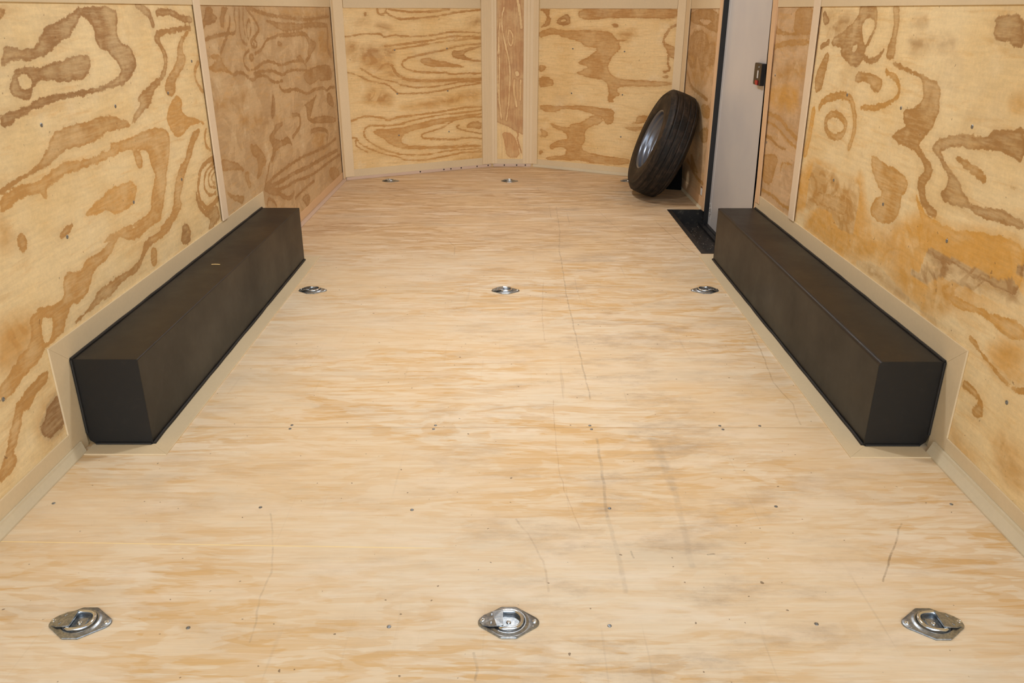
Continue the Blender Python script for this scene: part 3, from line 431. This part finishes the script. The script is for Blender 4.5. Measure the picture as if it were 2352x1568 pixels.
# ------------------------------------------------------------------ trim boards
TN=[0]
def trim(pts,fn,t,mat,label,name='trim',bv=.0013):
    TN[0]+=1
    return struct(prism('%s_%d'%(name,TN[0]),pts,fn,t,mat,None,bv),label)
def SL(off=0): return lambda u,v,w_:(-1.225+off+w_,u,v)
def SR(off=0): return lambda u,v,w_:(1.225-off-w_,u,v)
def FW(fr,off=0):
    def f(u,v,w_):
        r=fr(np.array([u]),np.array([v]),-(off+w_))[0]; return (float(r[0]),float(r[1]),float(r[2]))
    return f
def FLR(z=0): return lambda u,v,w_:(u,v,z+w_)
R4=lambda u0,u1,v0,v1:[(u0,v0),(u1,v0),(u1,v1),(u0,v1)]
T5=.005
# wall frames round the wheel boxes
for S,sd,(ya,yb,yc,yd),zb,zt in ((SL,'left',(1.956,2.040,3.890,3.955),.270,.338),(SR,'right',(1.954,2.036,3.912,3.945),.268,.338)):
    trim([(ya,0.0),(yb,0.0),(yb,zb),(ya,zt)],S(),T5,M_STRIP,'upright tan trim board at the near end of the %s wheel box'%sd)
    trim([(ya,zt),(yb,zb),(yc,zb),(yd,zt)],S(),T5,M_STRIP,'long tan trim board on the wall above the %s wheel box'%sd)
    trim([(yd,zt),(yc,zb),(yc,0),(yd,0)],S(),T5,M_STRIP,'upright tan trim board at the far end of the %s wheel box'%sd)
# floor frames
trim([(-1.206,1.981),(-.971,1.981),(-1.034,2.038),(-1.206,2.038)],FLR(),.004,M_STRIP,'short floor trim board at the near end of the left wheel box')
trim([(-.971,1.981),(-.970,3.960),(-1.034,3.893),(-1.034,2.038)],FLR(),.004,M_STRIP,'long floor trim board beside the left wheel box')
trim([(-.970,3.960),(-1.200,3.960),(-1.200,3.893),(-1.034,3.893)],FLR(),.004,M_STRIP,'short floor trim board at the far end of the left wheel box')
trim([(1.200,1.970),(.971,1.970),(1.036,2.032),(1.200,2.032)],FLR(),.004,M_STRIP,'short floor trim board at the near end of the right wheel box')
trim([(.971,1.970),(.980,3.995),(1.036,3.914),(1.036,2.032)],FLR(),.004,M_STRIP,'long floor trim board beside the right wheel box')
trim([(.980,3.995),(1.200,3.995),(1.200,3.914),(1.036,3.914)],FLR(),.004,M_STRIP,'short floor trim board at the far end of the right wheel box')
# base boards and coves
trim(R4(BACK,1.9555,.004,.078),SL(),T5,M_STRIP,'low tan base board on the left wall near the opening','baseboard_left')
trim(R4(BACK,1.9535,.004,.074),SR(),T5,M_STRIP,'low tan base board on the right wall near the opening','baseboard_right')
trim(R4(3.956,5.949,.004,.070),SL(),.003,M_EDGE,'low plywood base board on the left wall beyond the wheel box','baseboard_left')
trim(R4(5.032,5.968,.004,.075),SR(),.003,M_EDGE,'low plywood base board on the right wall behind the spare wheel','baseboard_right')
trim(R4(.008,LFL-.006,.004,.075),FW(FL),T5,M_STRIP,'tan base board along the left slanted front wall','baseboard_front')
trim(R4(.006,LFC-.006,.004,.060),FW(FC),T5,M_STRIP,'short tan base board under the centre front panel','baseboard_front')
trim(R4(.006,LFR-.008,.004,.062),FW(FR),T5,M_STRIP,'tan base board along the right slanted front wall','baseboard_front')
def cove(y0,y1,side,mat,label,a=.017,h=.030):
    sg=-1 if side=='left' else 1
    prof=[(0,0),(a,0),(a,.004),(a*.72,h*.42),(a*.42,h*.80),(a*.36,h),(0,h)]
    b_=bmesh.new(); add_prism(b_,prof,lambda u,v,w_:(sg*(1.2195-u),y0+w_,.0005+v),y1-y0)
    TN[0]+=1; return struct(mesh_obj('trim_%d'%TN[0],b_,mat),label)
cove(BACK,2.0,'left',M_COVE,'cream cove strip along the left floor edge near the opening',.013,.033)
cove(BACK,2.0,'right',M_COVE,'loose tan cove strip along the right floor edge near the opening',.020,.036)
cove(3.966,5.94,'left',M_PINK,'pinkish cove strip along the left floor edge beyond the wheel box',.010,.022)
cove(5.03,5.95,'right',M_COVE,'cream cove strip along the right floor edge behind the spare wheel',.009,.018)
cvm={}
for fr,L_,nm,mt in ((FL,LFL,'left slanted',M_PINK),(FC,LFC,'centre',M_PINK),(FR,LFR,'right slanted',M_COVE)):
    cvm[nm]=trim([(.012,.0005),(L_-.012,.0005),(L_-.012,.022),(.012,.022)],FW(fr,T5+.0005),.008,mt,'thin cove strip along the foot of the %s front wall'%nm,'trim',.003)
# horizontal joint boards just above the sheets
trim(R4(BACK,5.9,TOPZ,1.262),SL(),T5,M_STRIP,'horizontal tan joint board along the top of the left wall sheets')
trim(R4(BACK,4.01,TOPZ,1.262),SR(),T5,M_STRIP,'horizontal tan joint board along the top of the right wall sheets')
trim(R4(5.035,5.85,TOPZ-.004,1.262),SR(),T5,M_STRIP,'short horizontal tan joint board between the door and the right corner')
trim(R4(.08,1.14,TOPZ-.004,1.262),FW(FL),T5,M_STRIP,'horizontal tan joint board on the left slanted front wall')
trim(R4(.052,1.12,TOPZ-.004,1.262),FW(FR),T5,M_STRIP,'horizontal tan joint board on the right slanted front wall')
# battens
trim(R4(3.345,3.410,.339,ROOF),SL(T5+.0005),.006,M_BATTEN,'pale upright batten on the left wall above the wheel box')
trim([(3.363,.339),(3.426,.339),(3.498,ROOF),(3.430,ROOF)],SR(T5+.0005),.006,M_BATTEN,'pale upright batten on the right wall above the wheel box')
# corner posts and centre posts
def post(fr,u0,u1,label,t=.007,grooves=0,z0=.024,mat=M_POST):
    b_=bmesh.new(); n=0
    if grooves:
        # ribbed board: shallow grooves run its whole height
        prof=[(u0,0)]; W_=u1-u0
        prof.append((u0,t))
        for k in range(grooves):
            c=u0+W_*(k+1)/(grooves+1); prof+=[(c-.0022,t),(c,t-.0022),(c+.0022,t)]
        prof+=[(u1,t),(u1,0)]
        a=[b_.verts.new(fr(u,z0,w_)) for u,w_ in prof]; c=[b_.verts.new(fr(u,ROOF,w_)) for u,w_ in prof]
        m=len(prof)
        for i in range(m): b_.faces.new((a[i],a[(i+1)%m],c[(i+1)%m],c[i]))
        b_.faces.new(a[::-1]); b_.faces.new(c); bmesh.ops.recalc_face_normals(b_,faces=b_.faces[:])
    else:
        add_prism(b_,R4(u0,u1,z0,ROOF),fr,t); bevel(b_,.001)
    TN[0]+=1; return struct(mesh_obj('trim_%d'%TN[0],b_,mat),label)
def P_(fr,off): 
    g=FW(fr,off); return g
post(P_(FL,.006),.006,.074,'broad face of the tan corner post at the left front corner')
post(SL(.006),5.885,5.948,'narrow face of the tan corner post at the left front corner',.006)
post(P_(FL,.006),1.143,LFL-.002,'left half of the ribbed post left of the centre panel',.007,3)
post(P_(FC,.006),.002,.042,'right half of the ribbed post left of the centre panel',.007,1)
post(P_(FC,.006),.249,LFC-.002,'left half of the ribbed post right of the centre panel',.007,2)
post(P_(FR,.006),.002,.048,'right half of the ribbed post right of the centre panel',.007,1)
post(P_(FR,.006),1.124,LFR-.008,'broad face of the tan corner post at the right front corner')
post(SR(.006),5.842,5.968,'narrow face of the tan corner post at the right front corner',.006)
# edging of the door opening
trim([(3.865,.30),(3.926,.30),(4.080,1.92),(4.020,1.92)],SR(T5+.0005),.004,M_EDGE,'thin plywood edging on the near side of the door opening')
trim([(3.944,-.03),(3.944,1.92),(4.080,1.92),(3.926,.30),(3.926,.0)],SR(-.006),.012,M_EDGE,'tapered packing board at the near side of the door opening')
trim(R4(4.972,5.030,.004,1.92),SR(),.006,M_EDGE,'thin plywood edging on the far side of the door opening')

# ------------------------------------------------------------------ screws in walls and floor
def screw_mesh(r,name='screw'):
    b_=bmesh.new(); revolve(b_,[(0,-.001),(r,-.001),(r,.0003),(r*.8,.0011),(r*.38,.0012),(r*.30,.0004),(0,.0003)],14)
    me=bpy.data.meshes.new(name); b_.to_mesh(me); b_.free(); me.materials.append(M_SCREW); return me
SM=screw_mesh(.0058); SF=screw_mesh(.0045)
def put_screw(me,loc,nrm,parent):
    o=bpy.data.objects.new('screw',me); COL.objects.link(o); o.parent=parent; o.location=loc; o.rotation_euler=Vector(nrm).to_track_quat('Z','Y').to_euler()
for k,(fr,pa,nrm) in {'L':(fr_side(-1),wl,(1,0,0)),'R':(fr_side(1),wr,(-1,0,0)),'FL':(FL,wf1,(.479,-.878,0)),'FR':(FR,wf3,(-.48,-.877,0))}.items():
    for u,v in WSCREW[k]:
        p=fr(np.array([u/1000]),np.array([v/1000]),-.0004)[0]; put_screw(SM,tuple(map(float,p)),nrm,pa)
for x,y in [(-.978,2.137),(-.978,2.160),(-.66,2.160),(-.66,2.137),(-.222,2.160),(-.226,2.137),(.249,2.160),(.252,2.137),(.646,2.160),(.650,2.137),(.768,2.160),(-.63,1.723),(-.243,1.713),(.259,1.721),(.686,1.73),(-.654,1.293),(-.243,1.297),(.211,1.3),(.64,1.306),(-1.165,1.74),(1.141,1.741)]:
    put_screw(SF,(x,y,.0003),(0,0,1),floor)
# dark discs that paint the shade of nail holes along the front cove
NM=bpy.data.meshes.new('nail_hole'); b_=bmesh.new(); revolve(b_,[(0,0),(.006,0),(.005,.0014),(0,.0016)],10); b_.to_mesh(NM); b_.free(); NM.materials.append(M_DARKHOLE)
def nail(fr,u,z,pa):
    p=fr(np.array([u]),np.array([z]),-(T5+.0085))[0]; o=bpy.data.objects.new('nail_hole',NM); COL.objects.link(o); o.parent=pa; o.location=tuple(map(float,p))
    q=fr(np.array([u]),np.array([z]),-.5)[0]-p; o.rotation_euler=Vector(q).to_track_quat('Z','Y').to_euler()
for u in (.60,.80,.86,.95,1.09,1.19): nail(FL,u,.014,cvm['left slanted'])
for u in (.10,.20,.27): nail(FC,u,.013,cvm['centre'])

# ------------------------------------------------------------------ wheel boxes
def wheel_box(side,sg,xi,y0,y1,zt,rnd):
    X=lambda x:sg*x
    e=empty('wheel_well_box',(sg*1.225,(y0+y1)/2,0)); e['label']=('long black steel wheel well box on the left, wood splinter on its lid' if side=='left' else 'long black steel wheel well box on the right beside the door'); e['category']='wheel box'
    inv=Matrix.Translation((-sg*1.225,-(y0+y1)/2,0))
    def add(name,b_,mat,smooth=False):
        bmesh.ops.transform(b_,matrix=inv,verts=b_.verts); return mesh_obj(name,b_,mat,e,smooth)
    # cover: lid and side are one folded sheet with a rolled edge
    xo=1.2195; t=.003; r=rnd
    arc=[(xi+r-r*math.sin(a),zt-r+r*math.cos(a)) for a in [math.pi/2*k/6 for k in range(7)]]
    out=[(xo,zt)]+arc+[(xi,.002)]
    inn=[(xi+t,.002)]+[(x+t*.9,z-t*.9) for x,z in arc[::-1]]+[(xo,zt-t)]
    b_=bmesh.new(); add_prism(b_,out+inn,lambda u,v,w_:(X(u),y0+.002+w_,v),y1-y0-.002)
    add('cover',b_,M_BOX)
    # near end plate, cut corner low at the wall
    b_=bmesh.new(); pts=[(xi-.001,.004),(xi-.001,zt-r)]+[(x-.0006,z+.0006) for x,z in arc[::-1]]+[(xo,zt+.001),(xo,.040),(xo-.006,.016),(xo-.022,.003)]
    add_prism(b_,pts,lambda u,v,w_:(X(u),y0-.001+w_,v),.003); add('end_plate',b_,M_END)
    b_=bmesh.new(); add_prism(b_,[(xi,.002),(xi,zt-.001),(xo,zt-.001),(xo,.002)],lambda u,v,w_:(X(u),y1-.003+w_,v),.003); add('end_plate',b_,M_END)
    # sealant beads
    b_=bmesh.new(); rs=random.Random(3)
    tube(b_,[(X(xo-.003),y0+(y1-y0)*k/24,zt+.002+rs.uniform(-.001,.0012)) for k in range(25)],.0042,8); add('sealant_bead',b_,M_SEAL)
    b_=bmesh.new(); tube(b_,[(X(xi-.003+rs.uniform(-.0015,.001)),y0+(y1-y0)*k/24,.0062) for k in range(25)],.0052,8); add('sealant_bead',b_,M_SEAL)
    b_=bmesh.new(); tube(b_,[(X(xo-.004),y0-.002,.04+(zt-.04)*k/8) for k in range(9)],.0042,8); add('sealant_bead',b_,M_SEAL)
    b_=bmesh.new(); tube(b_,[(X(xi+.002+(xo-xi-.026)*k/8),y0-.003,.0062) for k in range(9)],.0042,8); add('sealant_bead',b_,M_SEAL)
    return e
wheel_box('left',-1,1.033,2.040,3.890,.2705,.004)
wheel_box('right',1,1.035,2.036,3.912,.2690,.012)
sp_=bmesh.new(); tube(sp_,[(-.0165,.001,.0016),(-.005,0,.0022),(.008,.0006,.0020),(.0165,-.001,.0016)],.0014,6)
o=mesh_obj('wood_splinter',sp_,NT('fresh_wood').done(lin(240,205,140),.6)); o.location=(-1.1180,2.935,.2712); tag(o,'tiny pale wood splinter lying on the left wheel box lid','splinter')

# ------------------------------------------------------------------ tie-down rings
def tie_down():
    e=empty('tie_down_ring')
    # base plate: elongated, cut corners; pressed dome round the dish
    nth=96; R_=[]
    hull=[(.016,.0455)]+[(.0455+.018*math.cos(t),.018*math.sin(t)) for t in [math.radians(62-124*k/12) for k in range(13)]]+[(.016,-.0455)]
    hull=hull+[(-x,y) for x,y in hull[::-1]]
    def outline(a):
        c,s_=math.cos(a),math.sin(a); best=0
        for (x0,y0),(x1,y1) in zip(hull,hull[1:]+hull[:1]):
            dx,dy=x1-x0,y1-y0; den=c*dy-s_*dx
            if abs(den)<1e-9: continue
            t=(x0*dy-y0*dx)/den; u=(x0*s_-y0*c)/den
            if t>0 and -1e-6<=u<=1+1e-6: best=max(best,t)
        return best
    prof=[(0,.0008),(.022,.0008),(.0300,.0016),(.0322,.0048),(.0345,.0068),(.0372,.0062),(.0400,.0040),(.0430,.0030)]
    b_=bmesh.new(); rings=[]
    for r,h in prof:
        if r==0: rings.append([b_.verts.new((0,0,h))]); continue
        rings.append([])
        for i in range(nth):
            a=2*math.pi*i/nth; ro=outline(a); rr=min(r,ro*.955-.0003*(prof[-1][0]-r)/.01) ; rings[-1].append(b_.verts.new((rr*math.cos(a),rr*math.sin(a),h if r<=ro*.955 else .0030)))
    for f_,h in ((.985,.0028),(1.0,.0018),(1.0,-.0002)):
        rings.append([b_.verts.new((outline(2*math.pi*i/nth)*f_*math.cos(2*math.pi*i/nth),outline(2*math.pi*i/nth)*f_*math.sin(2*math.pi*i/nth),h)) for i in range(nth)])
    for i in range(nth): b_.faces.new((rings[0][0],rings[1][i],rings[1][(i+1)%nth]))
    for a,c in zip(rings[1:-1],rings[2:]):
        for i in range(nth): b_.faces.new((a[i],c[i],c[(i+1)%nth],a[(i+1)%nth]))
    b_.faces.new(rings[-1][::-1]); bmesh.ops.recalc_face_normals(b_,faces=b_.faces[:])
    bp=mesh_obj('base_plate',b_,M_ZINC,e,True)
    for p in bp.data.polygons:
        m_=min(bp.data.vertices[i].co.z for i in p.vertices); c_=p.center
        if m_<.0025 and math.hypot(c_.x,c_.y)>.033: p.use_smooth=False
    # clamp plate over the straight side of the ring
    cp=[(-.0600,-.004),(-.0600,.006),(-.052,.0165),(-.034,.0215),(-.0120,.0235),(-.0110,-.0215),(-.024,-.0235),(-.040,-.0185),(-.054,-.0120)]
    b_=bmesh.new(); n=len(cp)
    def zz(x): return .0034+max(0,min(1,(x+.050)/.026))*.0085
    top=[b_.verts.new((x,y,zz(x)+.0026)) for x,y in cp]; bot=[b_.verts.new((x,y,zz(x))) for x,y in cp]
    tc_=b_.verts.new((-.030,0,zz(-.030)+.0026)); bc_=b_.verts.new((-.030,0,zz(-.030)))
    for i in range(n):
        j=(i+1)%n; b_.faces.new((top[i],top[j],tc_)); b_.faces.new((bot[j],bot[i],bc_)); b_.faces.new((bot[i],bot[j],top[j],top[i]))
    bmesh.ops.recalc_face_normals(b_,faces=b_.faces[:]); mesh_obj('clamp_plate',b_,M_ZINC,e)
    # D shaped ring
    pts=[(-.0185,-.0245,.0078),(-.0185,.0245,.0078)]
    arc=[]
    for k in range(25):
        a=math.pi/2-math.pi*k/24; arc.append((.001+.0265*math.cos(a)**.8 if math.cos(a)>0 else .001,.0255*math.sin(a),.0086))
    path=[(-.0185,-.018,.0072),(-.0185,0,.0072),(-.0185,.018,.0072),(-.016,.0235,.0078),(-.010,.0262,.0084)]+arc+[(-.010,-.0262,.0084),(-.016,-.0235,.0078)]
    b_=bmesh.new(); tube(b_,path,.0041,12,True); mesh_obj('ring',b_,M_CHROME,e,True)
    # square washer and bolts
    b_=bmesh.new(); add_box(b_,-.010,.012,-.013,.013,.0010,.0030); bevel(b_,.0008); mesh_obj('washer',b_,M_ZINC,e)
    def bolt(x,y,z,r):
        b_=bmesh.new(); revolve(b_,[(0,0),(r,0),(r,.0012),(r*.8,.0026),(r*.45,.0030),(r*.38,.0014),(0,.0012)],18); bmesh.ops.translate(b_,vec=(x,y,z),verts=b_.verts)
        mesh_obj('screw',b_,M_CHROME,e,True)
    bolt(-.0535,.001,.0058,.0052); bolt(.0535,.001,.0024,.0052); bolt(.000,-.002,.0028,.0052)
    for x,y in ((-.035,.0135),(-.036,-.0105)):
        b_=bmesh.new(); revolve(b_,[(0,0),(.0038,0),(.0036,.0012),(.002,.0018),(0,.0018)],14); bmesh.ops.translate(b_,vec=(x,y,zz(x)+.0020),verts=b_.verts); mesh_obj('rivet',b_,M_ZINC,e,True)
    b_=bmesh.new(); revolve(b_,[(0,0),(.0016,0),(.0012,.0012),(0,.0014)],8); bmesh.ops.translate(b_,vec=(.050,-.012,.0024),verts=b_.verts); mesh_obj('weld_nub',b_,M_CHROME,e,True)
    return e
proto=tie_down()
kids=list(proto.children)
spots=[(-.880,1.305,0,'tie-down ring in the nearest row, beside the left wall'),(.003,1.308,0,'tie-down ring in the nearest row, in the middle of the floor'),(.880,1.305,1,'tie-down ring in the nearest row, beside the right wall'),
 (-.885,3.425,0,'tie-down ring beside the left wheel box'),(-.016,3.428,0,'tie-down ring in the middle row, in the middle of the floor'),(.886,3.436,1,'tie-down ring beside the right wheel box'),
 (-.881,5.930,0,'tie-down ring in the farthest row, near the left front corner'),(-.001,5.937,0,'tie-down ring in the farthest row, before the centre front panel'),(.884,5.950,0,'tie-down ring in the farthest row, mostly hidden behind the spare wheel')]
for i,(x,y,fl,lab) in enumerate(spots):
    if i==0: r_=proto
    else:
        r_=proto.copy(); COL.objects.link(r_)
        for k in kids: c=k.copy(); COL.objects.link(c); c.parent=r_
    r_.location=(x,y,.0004); r_.rotation_euler=(0,0,0)
    if fl: r_.scale=(-1,1,1)
    tag(r_,'zinc-plated steel '+lab,'tie-down ring','recessed tie-down rings in the floor')

# ------------------------------------------------------------------ step well
e=empty('step_well',(1.12,4.53,0)); tag(e,'black sunken step well in the floor before the side door','step well')
def sw(name,fn,mat=M_WELL):
    b_=bmesh.new(); fn(b_); bmesh.ops.transform(b_,matrix=Matrix.Translation((-1.12,-4.53,0)),verts=b_.verts); return mesh_obj(name,b_,mat,e)
def tray(b_):
    add_box(b_,WX0+.001,1.275,WY0+.001,WY1-.001,-.094,-.088)
    add_box(b_,WX0+.001,WX0+.004,WY0+.001,WY1-.001,-.088,-.001)
    add_box(b_,WX0+.004,1.275,WY0+.001,WY0+.004,-.088,-.001)
    add_box(b_,WX0+.004,1.275,WY1-.004,WY1-.001,-.088,-.001)
sw('tray',tray)
def rimf(b_):
    add_prism(b_,[(WX0-.004,WY0-.004),(WX0-.004,WY1+.004),(1.2185,WY1+.004),(1.2185,WY1-.006),(WX0+.022,WY1-.006),(WX0+.022,WY0+.012),(1.2185,WY0+.012),(1.2185,WY0-.004)],lambda u,v,w_:(u,v,.0006+w_),.0022)
sw('rim',rimf)
def sill(b_): add_box(b_,1.205,1.232,WY0+.005,WY1-.005,-.0878,-.076); bevel(b_,.003)
sw('sill_bar',sill)
rs=random.Random(11)
def grit(b_):
    for k in range(120):
        x,y=rs.uniform(1.04,1.19),rs.uniform(4.10,4.95); r=rs.uniform(.0012,.0035)
        m=Matrix.Translation((x,y,-.0872))@Matrix.Diagonal((r,r*rs.uniform(.6,1.4),r*.6,1)); bmesh.ops.create_icosphere(b_,subdivisions=1,radius=1,matrix=m)
g_=sw('grit',grit,NT('grey_grit').done(lin(120,112,104),.8)); g_['kind']='stuff'

# ------------------------------------------------------------------ side door (closed, seen through its opening)
b_=bmesh.new(); add_box(b_,1.256,1.290,3.90,5.06,-.086,1.95); bevel(b_,.002)
door=struct(mesh_obj('door_1',b_,M_DOOR),'pale grey side door seen through its opening')
def dch(name,fn,mat,parent=door,smooth=False):
    b_=bmesh.new(); fn(b_); return mesh_obj(name,b_,mat,parent,smooth)
dch('door_seam',lambda b_:tube(b_,[(1.2560,4.925,-.08),(1.2560,4.925,1.9)],.0012,6),M_DOOR)
def gas(b_): add_box(b_,1.2255,1.2555,4.972,4.9845,-.086,1.92)
gk=dch('gasket',gas,M_GASKET)
dch('gasket',lambda b_:add_box(b_,1.234,1.2555,3.96,4.971,-.0872,-.074),M_GASKET)
# latch
Y0,Z0=4.205,.880
def latch(b_):
    add_prism(b_,[(-.075,-.052),(.040,-.052),(.047,-.046),(.047,.044),(.042,.052),(-.075,.052)],lambda u,v,w_:(1.256-w_,Y0+u,Z0+v),.022); bevel(b_,.004,3)
la=dch('latch',latch,M_BLACKPL)
def thumb(b_): add_prism(b_,[(.046,-.044),(.060,-.034),(.062,-.018),(.046,-.010)],lambda u,v,w_:(1.252-w_,Y0+u,Z0+v),.012); bevel(b_,.002)
dch('latch_tab',thumb,M_BLACKPL,la)
dch('red_button',lambda b_:(add_prism(b_,[(-.028,-.050),(.004,-.050),(.014,-.038),(.010,-.028),(-.028,-.028)],lambda u,v,w_:(1.2338-w_,Y0+u-.012,Z0+v),.004),bevel(b_,.001)),M_RED,la)
dch('label_plate',lambda b_:add_prism(b_,R4(-.030,-.014,-.018,.018),lambda u,v,w_:(1.2338-w_,Y0+u,Z0+v),.0008),M_WHITE,la)
dch('screw',lambda b_:(revolve(b_,[(0,0),(.004,0),(.003,.002),(0,.002)],10,lambda p:Vector((1.2338-p.z,Y0-.030+p.x,Z0+.034+p.y)))),M_SCREW,la)
# warning sticker low on the door: rounded label with three ring shaped symbols over two bars
def stk(b_):
    pts=[(5.03+.036*math.cos(a),.022+.030*math.sin(a)) for a in [math.pi*k/12 for k in range(13)]]; pts=[(4.905,-.030),(4.905,.030),(4.935,.058),(4.965,.062)]+[(4.968,.060),(4.968,-.030)]
    add_prism(b_,pts,lambda u,v,w_:(1.2556-w_,u,v),.0005)
st=dch('sticker',stk,M_WHITE)
def ink(b_):
    for cy_,cz_ in ((4.948,.044),(4.930,.022),(4.950,.014),(4.918,.004)):
        tube(b_,[(1.2549,cy_+.0095*math.cos(a),cz_+.0085*math.sin(a)) for a in [2*math.pi*k/14 for k in range(14)]],.0012,5,True)
    for cy_ in (4.952,4.940,4.922): tube(b_,[(1.2549,cy_,-.004),(1.2549,cy_-.003,-.026)],.0012,5)
dch('symbol_print',ink,M_INK,st)
# small label on the wall board beside the door
b_=bmesh.new(); add_prism(b_,R4(5.065,5.105,.083,.126),lambda u,v,w_:(1.2246-w_,u,v),.0006); o=mesh_obj('paper_label',b_,M_WHITE,wr)
b_=bmesh.new(); add_prism(b_,[(5.070,.128),(5.105,.128),(5.105,.138),(5.074,.134)],lambda u,v,w_:(1.2246-w_,u,v),.0006); o2=mesh_obj('red_print',b_,NT('dark_red_ink').done(lin(90,20,18),.6),o)

# ------------------------------------------------------------------ spare wheel leaning in the right front corner
tx,ty,tz,yaw,tilt=1.0175,5.448,.3470,.02136,.36972; RT=.350; WT=.204
ax=Vector((-math.cos(tilt)*math.cos(yaw),-math.cos(tilt)*math.sin(yaw),math.sin(tilt)))
rot=ax.to_track_quat('Z','Y').to_euler()
e=empty('spare_wheel',(tx,ty,tz),rot); tag(e,'worn black spare tyre on a silver steel wheel, leaning in the right front corner','spare wheel')
h=WT/2; prof=[(.198,h*.80),(.203,h*.90),(.212,h*.93),(.235,h*.98),(.262,h*1.0),(.290,h*.98),(.306,h*.95),(.308,h*.97),(.313,h*.96),(.315,h*.93),(.328,h*.86),(.338,h*.78),(.3440,h*.72)]
gr=[.60,.22,-.22,-.60]
top=[]
xs=np.linspace(.70,-.70,57)
for x in xs:
    crown=RT-.0045*(x/.7)**2; g=any(abs(x-q)<.035 for q in gr); top.append((crown-(.0045 if g else 0),h*x))
prof=prof+top+[(r,-z) for r,z in prof[::-1]]
b_=bmesh.new(); revolve(b_,prof,120); bmesh.ops.recalc_face_normals(b_,faces=b_.faces[:]); ty_=mesh_obj('tyre',b_,M_RUBBER,e,True)
rp=[(.1990,.074),(.2045,.079),(.2060,.086),(.2020,.0895),(.1960,.088),(.1915,.080),(.1890,.066),(.1880,.056),(.1820,.050),(.1800,.046),(.1790,.026),(.1740,.020),(.1600,.014),(.1570,.008),(.1560,-.050),(.1600,-.058),(.1580,-.066),(.1400,-.072),(.1150,-.068),(.0820,-.070),(.0560,-.062),(.0460,-.060),(.0420,-.064),(.0415,-.085)]
b_=bmesh.new(); revolve(b_,rp,96)
revolve(b_,[(.1990,-.074),(.2045,-.079),(.2060,-.086),(.2020,-.0895),(.1960,-.088),(.1890,-.066),(.1800,-.050)],96); mesh_obj('wheel_rim',b_,M_RIM,e,True)
for k in range(5):
    a=2*math.pi*k/5+.3; b_=bmesh.new(); revolve(b_,[(0,0),(.0095,0),(.0095,-.002),(0,-.002)],14); bmesh.ops.translate(b_,vec=(.060*math.cos(a)*1.1,.060*math.sin(a)*1.1,-.0640),verts=b_.verts); mesh_obj('lug_hole',b_,M_DARKHOLE,e)

# plain matt black block behind the spare wheel
b_=bmesh.new(); add_prism(b_,[(1.085,5.665),(1.212,5.625),(1.212,5.800),(1.085,5.800)],lambda u,v,w_:(u-(w_*.04),v,.0005+w_),.215); bevel(b_,.010,3)
lid=None
c_=empty('black_block',(1.15,5.72,0)); tag(c_,'small black block in the corner behind the spare wheel','case')
bmesh.ops.translate(b_,vec=(-1.15,-5.72,0),verts=b_.verts); mesh_obj('block_body',b_,M_BLOCK,c_)
